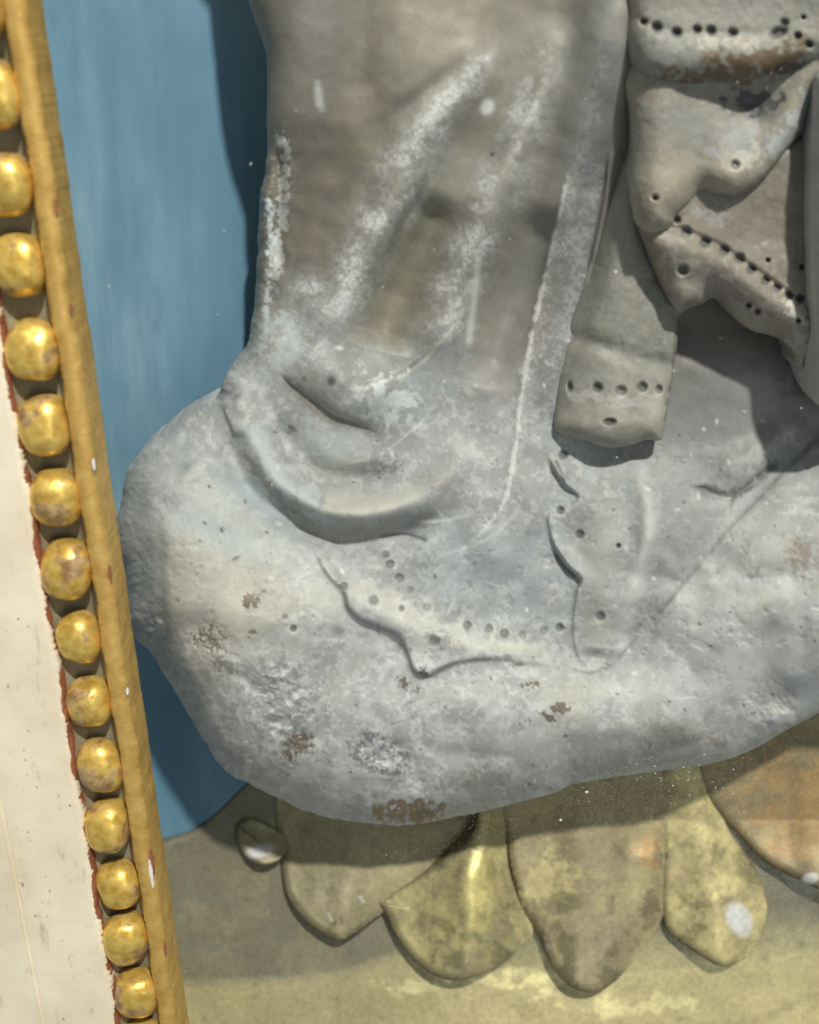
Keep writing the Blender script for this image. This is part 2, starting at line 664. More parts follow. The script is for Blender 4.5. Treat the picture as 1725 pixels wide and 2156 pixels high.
LEGTOP = [(250, 900), (330, 900), (420, 890), (470, 925), (520, 1010), (590, 1080), (680, 1140), (790, 1190), (920, 1260), (1060, 1300), (1180, 1330), (1260, 1360),
          (1330, 1350), (1390, 1290), (1480, 1180), (1600, 1050), (1725, 925), (1900, 780), (2100, 600)]
OUTLINE = [(478, -660), (478, -420), (486, -300), (496, -180), (510, -60), (524, 5), (543, 60), (560, 115), (563, 200), (561, 260), (562, 300), (558, 350), (548, 430),
           (543, 500), (541, 560), (538, 610), (530, 680), (516, 735), (485, 775), (466, 812), (462, 830), (440, 846), (400, 868), (350, 905), (300, 945), (276, 975), (262, 1010), (255, 1060), (245, 1110),
           (246, 1160), (256, 1200), (262, 1260), (268, 1310), (290, 1350), (322, 1380), (345, 1420), (375, 1465), (415, 1535), (450, 1590), (490, 1632),
           (560, 1668), (640, 1706), (720, 1726), (800, 1735), (850, 1737), (920, 1728), (1000, 1712), (1090, 1690), (1170, 1668), (1210, 1650), (1300, 1635), (1400, 1622),
           (1500, 1607), (1580, 1580), (1650, 1540), (1725, 1500), (1850, 1430), (2050, 1340), (2050, 400), (2050, -660)]


def body_base(s, sd):
    X, Y = s.X, s.Y
    R = 190 + 80 * sstep(800, 1100, Y)
    A = 112 + 58 * sstep(800, 1100, Y) - 60 * sstep(420, 800, X) * sstep(1250, 1450, Y)
    t = np.clip(sd / R, 0, 1)
    h = A * np.sqrt(np.maximum(1 - (1 - t) ** 3.6, 0))
    h = h + 55 * (1 - sstep(150, 540, Y)) * (1 - 0.75 * sstep(640, 1050, X)) - 30 * np.exp(-((Y - 640) / 120.0) ** 2) + 50 * sstep(900, 1200, Y)
    return h


def fine(s, mask_rough):
    X, Y = s.X, s.Y
    low = sstep(860, 1120, Y + 0.1 * (700 - X))
    s.H += (fbm(X, Y, 150, 211, 2) - 0.5) * 30 * low
    n = fbm(X, Y, 120, 221, 2, 0.45)
    s.H += (np.sqrt((n - 0.5) ** 2 + 0.0016) - 0.1) * 40 * low                   # knocks and facets
    p = fbm(X, Y, 26, 231, 3, 0.55)
    s.H -= 2.0 * sstep(0.64, 0.78, p) * low * sstep(0.40, 0.6, fbm(X, Y, 170, 235, 2))                       # shallow pits
    p = fbm(X, Y, 13, 241, 2, 0.55)
    s.H -= 1.0 * sstep(0.70, 0.80, p) * mask_rough
    for cx, cy, rx, ry, a in [(595, 1490, 60, 100, 10), (800, 1592, 62, 40, 12), (628, 1568, 30, 26, 9), (880, 1650, 50, 34, 8), (550, 1435, 50, 36, 8), (440, 1350, 46, 34, 8),
                              (1625, 1500, 60, 36, 10), (320, 1300, 40, 70, 8), (566, 480, 14, 190, 6), (855, 1708, 70, 22, 6), (450, 1120, 60, 40, 5), (330, 1050, 60, 80, 5)]:
        m = np.exp(-(((X - cx) / rx) ** 2 + ((Y - cy) / ry) ** 2) ** 1.6)
        s.H += m * a * (fbm(X, Y, 16, 251, 3, 0.65) - 0.55) * 1.4
    s.H += (fbm(X, Y, 90, 11, 3) - 0.5) * 10
    s.H += (fbm(X, Y, 30, 21, 2, 0.5) - 0.5) * 2.6 * mask_rough
    s.H += (fbm(X, Y, 8, 31, 2, 0.5) - 0.5) * 0.35 * mask_rough


S = Sheet(230, 2040, -640, 1745, 2.0)
sd_body = inside(S, OUTLINE, 5)
sd_body += ((fbm(S.X, S.Y, 40, 61, 3, 0.55) - 0.5) * 8 + (fbm(S.X, S.Y, 9, 65, 2) - 0.5) * 2) * np.where(S.X < 1000, 1.0, 0.4) * (0.15 + 0.85 * sstep(230, 330, S.Y))
S.H += body_base(S, sd_body)
X, Y = S.X, S.Y
# leg: a thick roll under the crease
w, d, sgn, T = S.line(LEGTOP, 900.0, 5)
below = np.zeros_like(X)
below[w] = -sgn
far = (np.abs(below) < 1e-6) & (Y > 1000)
below[far] = 420
Rl = 190.0
leg = sstep(-60, 210, below)
S.H += 95 * leg * np.sqrt(np.maximum(1 - (1 - np.clip(sd_body / 300, 0, 1)) ** 3.2, 0))
# broad masses
S.bump(520, 1300, 230, 220, 40)
S.bump(1000, 1480, 420, 130, 28, -6)
S.bump(640, 60, 110, 300, 14, 8)
S.bump(920, 60, 150, 190, 34, 18)
S.bump(640, 450, 110, 190, -44, 10)
S.bump(610, 130, 60, 150, 10, 4)
S.bump(1262, 150, 80, 400, 72, 8)
S.bump(1330, 20, 100, 330, 110, 4)
S.bump(1215, 700, 56, 230, 50, 9)
# top folds
S.ridge([(770, -60), (764, 90), (752, 190), (735, 270)], -18, 42, (0.0, 0.3))
S.lip([(765, 276), (850, 214), (930, 156), (1000, 104), (1075, 46)], [6, 18, 24, 20, 8], 80, 20, (0.4, 0.3), 0.2)
R1 = [(1060, 60), (975, 185), (905, 270), (855, 370), (805, 470), (755, 570), (705, 660), (640, 735)]
R2 = [(1185, 20), (1135, 180), (1085, 320), (1035, 430), (985, 540), (945, 650), (895, 760)]
S.ridge(R1, [16, 40, 58, 64, 62, 54, 36], [34, 44, 52, 54, 54, 52, 50], (0.12, 0.12))
S.ridge([(940, 400), (890, 500), (840, 600), (800, 740)], [-26, -46, -54, -40], 54, (0.2, 0.12))
S.ridge(R2, [20, 40, 52, 54, 46, 32], [34, 42, 50, 52, 52], (0.1, 0.12))
S.ridge([(1150, 130), (1060, 300), (980, 420)], -14, 16, (0.3, 0.3))
S.ridge([(930, 330), (880, 420), (830, 520), (790, 640)], -8, 12, (0.3, 0.3))
S.ridge([(700, 330), (660, 470), (630, 600)], 10, 26, (0.3, 0.3))
S.ridge([(1150, 420), (1110, 560), (1060, 700), (1020, 830)], -36, 46, (0.2, 0.2))
S.ridge([(1205, 330), (1160, 530), (1120, 700), (1098, 840), (1080, 980), (1050, 1080), (960, 1165)], [6, 9, 4, 5, 3], 10, (0.1, 0.2))
S.ridge([(1330, -60), (1290, 130), (1262, 330), (1225, 560), (1190, 760), (1160, 960)], [-10, -14, -18, -18, -16, -10], [34, 36, 40, 40, 36, 30], (0.0, 0.15))
S.lip([(1188, 760), (1210, 690), (1240, 560), (1272, 400), (1290, 260)], -10, 60, 3, (0.2, 0.3))
# left edge flakes
S.ridge([(566, 300), (562, 400), (556, 520), (550, 700)], 12, 14, (0.1, 0.2))
S.ridge([(592, 300), (590, 420), (590, 520), (600, 600)], -14, 12, (0.2, 0.2))
S.bump(590, 650, 60, 60, -10)
# gathered folds over the knee
S.bump(690, 960, 170, 120, -20)
S.bump(720, 780, 130, 80, 10, 20)
S.roll([(580, 775), (608, 804), (658, 840), (702, 874), (742, 887), (800, 916)], [22, 38, 44, 40, 20], 66, 50, (0.15, 0.2))
S.lip([(730, 1012), (685, 1003), (627, 959), (583, 884), (570, 840)], [8, 13, 14, 10], 34, 3.0, (0.25, 0.2))
S.bump(560, 700, 40, 60, 10)
S.ridge([(500, 780), (520, 840), (530, 900)], 10, 22, (0.3, 0.3))
S.lip([(990, 640), (930, 712), (870, 768), (830, 792), (775, 806), (738, 828)], [8, 14, 18, 16, 12], 44, 5, (0.35, 0.2), 0.2)
S.bump(815, 845, 58, 50, 16)
S.lip([(905, 870), (848, 915), (795, 952), (724, 980)], [8, 20, 22, 10], 40, 3.5, (0.25, 0.3), 0.2)
S.ridge([(480, 770), (500, 860), (535, 930), (590, 1010), (650, 1058), (730, 1078), (820, 1070), (900, 1035), (960, 980), (1030, 900)],
        [20, 30, 48, 60, 64, 62, 54, 40, 24, 10], [30, 34, 36, 38, 36, 36, 36, 34, 34, 30], (0.05, 0.2))
S.ridge([(575, 860), (620, 950), (680, 1000), (760, 1010), (850, 985)], [-16, -32, -40, -32, -14], 32, (0.2, 0.25))
S.ridge([(470, 900), (520, 1020), (600, 1090), (690, 1138), (790, 1142), (900, 1105), (1000, 1040)], [-14, -26, -36, -42, -40, -32, -14], 28, (0.1, 0.25))
S.lip([(1010, 1075), (930, 1095), (860, 1100)], 8, 40, 3, (0.3, 0.3))
S.ridge([(790, 1130), (850, 1126), (905, 1140)], -6, 6)
# hollow of the robe and its dotted hem lying on the leg
S.bump(1030, 1180, 160, 110, -26)
HEM = [(655, 1150), (690, 1210), (722, 1245), (733, 1280), (760, 1305), (800, 1322), (838, 1338), (856, 1370), (872, 1412), (905, 1422), (960, 1396), (1040, 1388), (1120, 1398), (1190, 1405)]
S.lip(HEM, [8, 16, 22, 19, 14, 19, 22, 19, 13, 6, 3, 1], 54, 5.5, (0.1, 0.15), 0.12)
S.ridge([(700, 1190), (770, 1265), (860, 1315), (960, 1350), (1080, 1365), (1180, 1360)], [10, 18, 20, 18, 14, 8], 28)
S.ridge([(690, 1165), (715, 1230)], -6, 8)
# crease between robe and leg on the right
S.lip([(1300, 1390), (1390, 1290), (1480, 1180), (1545, 1105), (1600, 1050), (1660, 985), (1725, 925)], [-4, -8, -14, -6, -12, -6, -10], 60, 5, (0.1, 0.0), 0.2)
S.ridge([(1485, 1012), (1560, 975), (1630, 930), (1700, 880)], 18, 34, (0.3, 0.2))
S.ridge([(1465, 1030), (1530, 1045), (1580, 1020), (1650, 960)], -14, 9)
S.bump(1475, 1028, 14, 5, -9)
S.bump(1538, 1050, 8, 22, -9, 20)
S.bump(1570, 800, 180, 120, 30)
# knee facets and dents
S.lip([(340, 1080), (346, 1200), (352, 1320), (395, 1420), (430, 1520)], 13, 90, 9, (0.2, 0.25))
S.bump(325, 1300, 34, 40, -14, 30)
S.bump(300, 1210, 20, 80, -8)
S.bump(395, 1000, 60, 18, 8, -35)
S.bump(330, 960, 40, 14, 6, -35)
S.bump(360, 1060, 60, 14, -7, -30)
S.bump(500, 1100, 120, 30, -8, 35)
S.lip([(470, 840), (474, 870), (488, 905), (492, 925)], 14, 36, 2.5, (0.2, 0.2))
S.bump(440, 1350, 46, 30, -7, 30)
for i, (cx, cy, rx, ry, a) in enumerate([(595, 1490, 60, 90, -4), (800, 1590, 58, 38, -6), (628, 1565, 26, 26, -7), (880, 1650, 30, 20, -4), (540, 1440, 40, 40, -4),
                                         (1430, 1535, 60, 26, 12), (1430, 1575, 70, 12, -8), (1640, 1480, 50, 26, -12), (1640, 1520, 34, 20, 8),
                                         (1590, 1250, 60, 40, -6), (1500, 1230, 30, 18, 6), (1660, 1130, 40, 40, -6), (1230, 1390, 70, 30, -6)]):
    S.bump(cx, cy, rx, ry, a, 20 * (i % 3 - 1))
# ribbon end below the sash, and the ridge beside it
RIB = [(1150, 950), (1165, 985), (1190, 1020), (1218, 1048), (1192, 1072), (1158, 1084), (1156, 1110), (1168, 1150), (1196, 1192), (1222, 1218), (1214, 1250), (1208, 1300), (1210, 1360), (1226, 1396), (1250, 1412)]
S.lip(RIB, [8, 20, 24, 10, 7, 9, 14, 24, 28, 20, 12, 10, 10, 7, 4], 30, 3.6, (0.06, 0.08), 0.15)
S.ridge([(1340, 960), (1365, 1080), (1352, 1180), (1320, 1290), (1300, 1370)], [10, 20, 22, 20, 12], 26, (0.2, 0.2))
S.ridge([(1230, 980), (1262, 1110), (1266, 1250), (1255, 1385)], [10, 20, 24, 20], [40, 44, 40, 36], (0.2, 0.06))
S.lip([(1190, 1400), (1240, 1416), (1290, 1395), (1330, 1345)], 7, 40, 3, (0.2, 0.2))
rough = 0.35 + 0.65 * sstep(700, 1000, Y + 0.25 * (900 - X))
fine(S, rough)

# ---- colour of the carving
big = fbm(X, Y, 260, 71, 4)
med = fbm(X, Y, 60, 81, 4, 0.6)
gran = fbm(X, Y, 14, 91, 3, 0.7)
lower = sstep(640, 900, Y + 0.2 * (900 - X))
full = (slice(None), slice(None))
S.C[:] = np.array(DBEIGE, F4) * 1.1
S.mix(full, lower * 0.85, GREY)
S.mix(full, sstep(0.45, 0.62, med) * lower * 0.35, BLUISH)
S.mix(full, sstep(0.50, 0.66, gran) * lower * 0.45, CHALK)
# leg chalk
legm = sstep(0, 90, below) * sstep(900, 1120, Y)
S.mix(full, legm * (0.45 + 0.5 * sstep(0.40, 0.60, med)), CHALK)
S.mix(full, legm * sstep(0.52, 0.68, gran) * 0.4, WHITE)
S.mix(full, legm * sstep(0.46, 0.62, big) * 0.6, (0.42, 0.41, 0.35))
S.mix(full, legm * sstep(0.56, 0.66, med) * 0.35, (0.36, 0.35, 0.30))
S.patch(520, 1210, 150, 90, CREAM, 0.55, 20)
S.patch(450, 1330, 90, 90, CREAM, 0.45)
S.patch(330, 1060, 110, 120, GREY, 0.75, 0)
S.patch(300, 1260, 46, 190, GREY, 0.7)
S.patch(560, 1060, 140, 50, (0.38, 0.43, 0.45), 0.7, 35)  # blue bounce off the wall painted in, here and on the next line
S.patch(480, 1130, 160, 40, (0.40, 0.46, 0.48), 0.55, 25)
# upper robe
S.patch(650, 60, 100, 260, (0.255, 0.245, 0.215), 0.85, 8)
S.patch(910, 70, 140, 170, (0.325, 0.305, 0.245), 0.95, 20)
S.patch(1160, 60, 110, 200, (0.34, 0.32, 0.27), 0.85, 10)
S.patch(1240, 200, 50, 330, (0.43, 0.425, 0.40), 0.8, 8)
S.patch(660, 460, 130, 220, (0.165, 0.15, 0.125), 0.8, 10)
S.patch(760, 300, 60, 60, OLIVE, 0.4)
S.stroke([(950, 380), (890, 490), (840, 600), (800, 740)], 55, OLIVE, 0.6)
S.patch(950, 350, 50, 60, (0.35, 0.335, 0.28), 0.7, 25)
S.stroke([(1090, 330), (1000, 420)], 50, (0.30, 0.285, 0.235), 0.7)
S.stroke([(1150, 420), (1110, 560), (1060, 700), (1020, 830)], 52, (0.28, 0.27, 0.24), 0.8)
S.stroke([(1030, 790), (1080, 850)], 40, (0.25, 0.235, 0.215), 0.6)
S.stroke([(740, 270), (830, 230), (930, 165)], 12, DBEIGE, 0.5)
S.stroke([(775, 30), (770, 150), (715, 270)], 14, (0.22, 0.20, 0.16), 0.5)
# chalk on the crests
CR = (14, 0.36, 0.70)


def bloom(pts, width, k, seed, color=(0.50, 0.50, 0.485), e=(0.12, 0.12)):
    """chalky bloom along a crest: a soft pale ground, finely grained, brightest in flecks"""
    q = S.line(pts, 3.2 * np.max(width))
    win, d, sd, T = q
    x, y = S.X[win], S.Y[win]
    wd = S.along(T, width) * 1.15
    g = np.exp(-(d / wd) ** 2) * S.ends(T, *e)
    big_ = fbm(x, y, 46, seed, 3, 0.55)
    fine_ = fbm(x, y, 9, seed + 50, 3, 0.7)
    m = k * np.minimum(1, 1.25 * g) * (0.45 + 0.55 * sstep(0.34, 0.64, big_)) * (0.55 + 0.45 * sstep(0.34, 0.66, fine_))
    S.mix(win, m, color)
    tiny = fbm(x, y, 5, seed + 80, 2, 0.6)
    S.mix(win, k * 0.5 * sstep(0.62, 1.25, g + 1.6 * (big_ - 0.5) + 1.0 * (fine_ - 0.5)) * np.minimum(1, 3 * g) * sstep(0.40, 0.72, tiny), (0.68, 0.68, 0.66))


bloom(R1, [20, 34, 46, 50, 44, 42, 52], 0.9, 301)
bloom(R2, [18, 34, 44, 48, 50, 60], 0.9, 302)
bloom([(1230, 240), (1190, 480), (1140, 720), (1110, 900), (1080, 1020)], [18, 26, 34, 40, 50], 0.6, 303, (0.40, 0.405, 0.40))
bloom([(720, 600), (640, 690), (690, 760)], [70, 80, 60], 0.8, 304, (0.42, 0.435, 0.43))
S.stroke([(1010, 520), (1000, 620), (985, 740)], 8, WHITE, 0.5)
S.stroke([(1205, 330), (1160, 530), (1120, 700), (1098, 840), (1080, 980), (1050, 1080), (960, 1165)], 5, WHITE, 0.55, (0.08, 0.1), (12, 0.35, 0.60), 9)
S.stroke([(1300, 60), (1275, 200), (1245, 400), (1215, 560), (1175, 760), (1150, 940)], [24, 30, 36, 38, 36, 36], DGREY, 0.75, (0.05, 0.1), (10, 0.30, 0.56), 10)
S.stroke([(1285, 300), (1250, 400), (1220, 560), (1180, 760), (1150, 940)], 24, (0.44, 0.45, 0.445), 0.45, (0.1, 0.1), (7, 0.55, 0.9), 11)
S.stroke([(1278, 330), (1272, 420), (1240, 570)], 3.5, DIRT, 0.8)
S.patch(1026, 226, 15, 18, WHITE, 0.9, 20, p=4)
S.patch(1037, 325, 5, 5, DIRT, 0.9, p=4)
S.stroke([(668, 165), (672, 220), (672, 230)], 7, CHALK, 0.5)
S.stroke([(668, 180), (680, 240)], 9, CHALK, 0.4)
S.stroke([(575, 270), (600, 300), (600, 360), (590, 500), (575, 640)], 12, CHALK, 0.6, (0.1, 0.2), (12, 0.35, 0.6), 12)
S.stroke([(560, 400), (572, 520), (556, 700), (548, 760)], 10, BLUISH, 0.8, (0.1, 0.1), (10, 0.35, 0.6), 13)
S.patch(586, 600, 16, 50, (0.15, 0.14, 0.12), 0.6, 12)
S.patch(600, 730, 60, 60, BLUISH, 0.65, 0, (16, 0.35, 0.6), 14)
# gathered folds
S.stroke([(590, 790), (640, 838), (700, 880), (755, 897), (820, 925)], 14, (0.20, 0.18, 0.155), 0.65)  # shade under the overhanging fold, painted along its lip
S.patch(660, 815, 70, 34, (0.27, 0.255, 0.225), 0.6, 30)
S.patch(815, 840, 56, 48, (0.56, 0.585, 0.58), 0.9, 20, (16, 0.30, 0.5), 15)
S.patch(690, 940, 110, 40, (0.36, 0.385, 0.385), 0.7, 20, (14, 0.3, 0.55), 16)
S.stroke([(640, 960), (690, 990), (780, 985)], 22, (0.26, 0.245, 0.22), 0.5)
S.stroke([(530, 890), (560, 960), (610, 1020), (680, 1055)], 26, (0.43, 0.46, 0.46), 0.85, (0.1, 0.05), (18, 0.28, 0.5), 17)
S.stroke([(680, 1055), (770, 1068), (850, 1050), (890, 1025)], [26, 30, 28, 18], (0.455, 0.445, 0.395), 0.95, (0.05, 0.1))
S.stroke([(560, 1035), (640, 1100), (700, 1120), (800, 1120), (920, 1080), (1000, 1035)], [10, 18, 22, 20, 16, 10], (0.245, 0.235, 0.21), 0.75)
S.stroke([(510, 945), (570, 1030), (640, 1090), (668, 1110)], 9, (0.17, 0.165, 0.15), 0.55, (0.1, 0.1), (10, 0.40, 0.55), 18)
S.patch(930, 1010, 50, 40, (0.30, 0.285, 0.255), 0.7, -30)
S.patch(825, 985, 26, 14, (0.16, 0.165, 0.175), 0.7, -10, (8, 0.3, 0.5), 19)
S.patch(617, 905, 10, 16, DIRT, 0.6, 0, (8, 0.3, 0.5), 20)
S.patch(698, 802, 9, 11, DIRT, 0.85, p=3)
S.patch(640, 798, 5, 5, DIRT, 0.6)
S.stroke([(792, 1128), (850, 1124), (905, 1140)], 3.5, (0.13, 0.12, 0.11), 0.8)
S.stroke([(850, 788), (880, 760), (940, 720)], 5, (0.20, 0.18, 0.165), 0.6)
S.patch(975, 945, 24, 14, WHITE, 0.45, 30)
S.patch(920, 780, 70, 60, (0.30, 0.32, 0.34), 0.55, 0, (12, 0.3, 0.6), 21)
# hollow and hem
S.patch(1040, 1190, 160, 100, (0.345, 0.375, 0.385), 0.7, 0)  # blue bounce off the wall painted into the hollow
S.stroke([(960, 1165), (1050, 1120), (1100, 1060)], 5, WHITE, 0.3)
S.stroke([(900, 1180), (980, 1150), (1040, 1100)], 4, WHITE, 0.25)
S.stroke([(760, 1200), (800, 1270), (880, 1310), (980, 1345), (1100, 1365), (1190, 1360)], [22, 34, 34, 26, 22, 16], (0.57, 0.56, 0.51), 0.75, (0.1, 0.1), (22, 0.25, 0.45), 22)
S.stroke(HEM, 4, (0.24, 0.245, 0.24), [0.5, 0.6, 0.6, 0.6, 0.6, 0.5, 0.3, 0.2], (0.05, 0.1))
S.patch(715, 1215, 30, 16, (0.28, 0.29, 0.29), 0.5, 60)
# dirt in the creases, painted undercut shade, tones of robe and leg
S.stroke([(1300, 1390), (1390, 1290), (1480, 1180), (1545, 1105), (1600, 1050), (1660, 985)], 4, DGREY, 0.6, (0.1, 0.1), (16, 0.3, 0.55), 23)
S.stroke([(1462, 1030), (1500, 1030), (1540, 1045), (1590, 1010), (1640, 965)], 9, DIRT, 0.75, (0.1, 0.1), (9, 0.42, 0.56), 24)
S.stroke([(1495, 1008), (1560, 980), (1630, 935), (1700, 885)], 24, WHITE, 0.6, (0.2, 0.2), (9, 0.45, 0.9), 62)
S.stroke([(1340, 960), (1365, 1080), (1352, 1180), (1320, 1290), (1300, 1370)], [12, 18, 20, 22, 18], (0.60, 0.60, 0.58), 0.75)
S.patch(1270, 1170, 50, 90, (0.42, 0.41, 0.35), 0.6, 5)
S.patch(1262, 1320, 36, 60, (0.45, 0.435, 0.36), 0.65)
S.patch(1425, 1160, 60, 150, (0.33, 0.325, 0.315), 0.75, 25)
S.patch(1500, 880, 190, 170, (0.235, 0.235, 0.225), 0.9)  # tone darkened to offset the strong light on this upward slope
S.patch(1560, 1360, 260, 170, CHALK, 0.85, -20, (60, 0.2, 0.8), 61)  # paler tone to offset the weak light on this downward face
S.patch(1640, 830, 110, 110, (0.30, 0.285, 0.275), 0.7, 20)  # paler tone that lifts the flap's shadow
S.patch(1690, 790, 40, 60, (0.15, 0.14, 0.135), 0.6, 0, (16, 0.35, 0.6), 26)
S.stroke([(1168, 965), (1192, 1018)], 5, (0.14, 0.13, 0.13), 0.7)  # undercut shade at the ribbon's notches, painted here and below
S.stroke([(1165, 1160), (1190, 1195), (1216, 1218)], 5, (0.12, 0.11, 0.11), 0.8)
S.patch(1620, 1130, 120, 90, (0.40, 0.39, 0.375), 0.6, 0, (30, 0.35, 0.6), 27)
S.patch(1680, 1170, 24, 40, (0.30, 0.24, 0.18), 0.55, 0, (20, 0.35, 0.6), 28)
S.patch(1625, 1310, 26, 24, (0.26, 0.25, 0.25), 0.6)
S.patch(1600, 1240, 40, 26, (0.30, 0.30, 0.29), 0.5)
S.patch(1690, 1440, 80, 26, (0.27, 0.285, 0.29), 0.75)
S.patch(1625, 1505, 44, 36, (0.60, 0.58, 0.56), 0.7, 20, (14, 0.35, 0.55), 29)
S.patch(1430, 1545, 90, 40, (0.34, 0.32, 0.265), 0.7, 0)
S.patch(1500, 1560, 34, 16, (0.26, 0.20, 0.15), 0.5, 0, (10, 0.4, 0.6), 30)
S.patch(1260, 1590, 200, 50, (0.37, 0.365, 0.33), 0.6, -8)
S.patch(700, 1660, 110, 50, (0.42, 0.405, 0.345), 0.6, 15)
# rough weathered patches and stains
S.patch(600, 1500, 70, 110, (0.34, 0.33, 0.33), 0.8, -20, (12, 0.35, 0.58), 31)
S.patch(560, 1430, 50, 36, (0.40, 0.39, 0.38), 0.7, 0, (10, 0.35, 0.58), 32)
S.patch(800, 1592, 64, 38, (0.27, 0.265, 0.265), 0.9, 25, (9, 0.25, 0.60), 33, 4)
S.patch(800, 1592, 60, 36, WHITE, 0.7, 25, (6, 0.50, 0.66), 233, 4)
S.stroke([(748, 1590), (790, 1622), (850, 1628)], 6, (0.22, 0.225, 0.24), 0.6)
S.patch(900, 1640, 50, 40, WHITE, 0.7, 0, (10, 0.35, 0.55), 34)
S.patch(840, 1680, 80, 22, WHITE, 0.6, 0, (14, 0.35, 0.55), 35)
S.patch(628, 1568, 36, 28, BROWN, 0.95, -40, (10, 0.30, 0.50), 36, 3)
S.patch(858, 1708, 76, 24, RUST, 0.95, -4, (12, 0.28, 0.44), 37, 3)
S.patch(880, 1712, 50, 18, BROWN, 0.8, -8, (9, 0.42, 0.56), 38)
S.patch(530, 1266, 18, 16, BROWN, 0.95, 0, (7, 0.34, 0.46), 39, 3)
S.patch(556, 1245, 5, 4, BROWN, 0.8)
S.patch(850, 1437, 18, 12, BROWN, 0.95, 30, (7, 0.36, 0.48), 40, 3)
S.patch(880, 1455, 7, 7, BROWN, 0.8, 0, (5, 0.4, 0.5), 41)
S.patch(1180, 1492, 18, 13, BROWN, 0.95, 0, (7, 0.30, 0.44), 42, 3)
S.patch(1155, 1510, 18, 7, BROWN, 0.95, 25, (7, 0.30, 0.44), 43, 3)
S.patch(532, 1332, 10, 5, BROWN, 0.9, 0, (6, 0.35, 0.5), 44)
S.patch(498, 1175, 9, 4, DIRT, 0.8, -30)
S.patch(468, 1112, 6, 8, DIRT, 0.7, 0, (5, 0.35, 0.5), 45)
S.patch(440, 1345, 40, 26, (0.16, 0.14, 0.11), 0.75, 30, (6, 0.48, 0.58), 46)
S.patch(470, 1400, 40, 16, (0.2, 0.18, 0.14), 0.6, 30, (6, 0.48, 0.58), 47)
S.patch(1115, 1440, 16, 10, (0.2, 0.17, 0.12), 0.9, 0, (6, 0.42, 0.52), 48)
S.patch(1090, 1400, 16, 5, (0.2, 0.17, 0.12), 0.8, 0, (5, 0.42, 0.52), 49)
S.patch(890, 1415, 18, 9, DIRT, 0.8, 10, (7, 0.35, 0.52), 50)
S.stroke([(905, 1412), (950, 1400), (975, 1392)], 4, DGREY, 0.6)
S.patch(930, 1345, 40, 14, (0.22, 0.21, 0.2), 0.5, 20, (8, 0.4, 0.55), 51)
S.patch(1000, 1640, 90, 26, (0.30, 0.28, 0.21), 0.4, -10, (8, 0.45, 0.6), 52)
S.patch(395, 985, 9, 14, DGREY, 0.7)
S.stroke([(660, 1470), (800, 1500), (900, 1440)], 5, WHITE, 0.2)
# tiny specks all over
rs = np.random.RandomState(5)
for i in range(150):
    px, py = rs.uniform(270, 1720), rs.uniform(900, 1700)
    r = rs.uniform(1.6, 3.4)
    S.patch(px, py, r * rs.uniform(1, 1.8), r, (0.12, 0.105, 0.09), rs.uniform(0.4, 0.85), rs.uniform(0, 90), p=3)
for i in range(110):
    px, py = rs.uniform(560, 1720), rs.uniform(700, 1640)
    r = rs.uniform(2, 5)
    S.patch(px, py, r * rs.uniform(1, 2.2), r, (0.68, 0.68, 0.66), rs.uniform(0.3, 0.8), rs.uniform(0, 90), p=3)
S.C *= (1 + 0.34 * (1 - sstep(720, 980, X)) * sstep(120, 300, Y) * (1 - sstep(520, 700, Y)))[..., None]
# hairline scratches
for i in range(34):
    px, py = rs.uniform(300, 1700), rs.uniform(1000, 1660)
    an, ln = rs.uniform(0, 3.14), rs.uniform(14, 60)
    q = [(px, py), (px + math.cos(an) * ln * 0.5 + rs.uniform(-3, 3), py + math.sin(an) * ln * 0.5), (px + math.cos(an) * ln, py + math.sin(an) * ln)]
    S.stroke(q, rs.uniform(1.3, 2.2), (0.66, 0.66, 0.64) if i % 3 else (0.24, 0.23, 0.21), rs.uniform(0.25, 0.6), (0.3, 0.3))
# drilled dots on the hem
for (hx, hy, r, k) in [(812, 1166, 8, .8), (822, 1188, 9, .7), (842, 1217, 9, .6), (866, 1242, 8, .45), (788, 1264, 11, .75), (900, 1279, 9, .45), (846, 1281, 6, .8), (723, 1234, 9, .8),
                       (984, 1317, 9, .85), (1030, 1324, 9, .6), (1062, 1334, 9, .75), (1101, 1336, 8, .45), (1145, 1328, 9, .5), (1178, 1321, 8, .85), (914, 1350, 12, .85), (618, 1324, 7, .9),
                       (710, 1334, 14, .5), (1068, 1388, 9, .35), (1187, 956, 10, .95), (1180, 1075, 8, .8), (1221, 1125, 9, .9), (1302, 1149, 5, .9), (1264, 1298, 10, .75), (600, 1300, 6, .4), (1690, 590, 7, .8)]:
    S.hole(hx, hy, r, 9 if k > 0.5 else 5, (0.13, 0.135, 0.13) if hy > 1160 and hx < 1190 else (0.07, 0.075, 0.08), k)

statue = empty('stone_carving', UV(900, 1735, 0),
               'weathered grey stone carving with draped folds, drilled dots and chalky bloom, above the gilt lotus', 'carving')
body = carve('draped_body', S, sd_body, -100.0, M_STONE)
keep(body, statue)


def body_h(x, y):
    i = np.clip(((x - S.xs[0]) / S.step), 0, len(S.xs) - 2)
    j = np.clip(((y - S.ys[0]) / S.step), 0, len(S.ys) - 2)
    i0, j0 = i.astype(int), j.astype(int)
    return S.H[j0, i0]


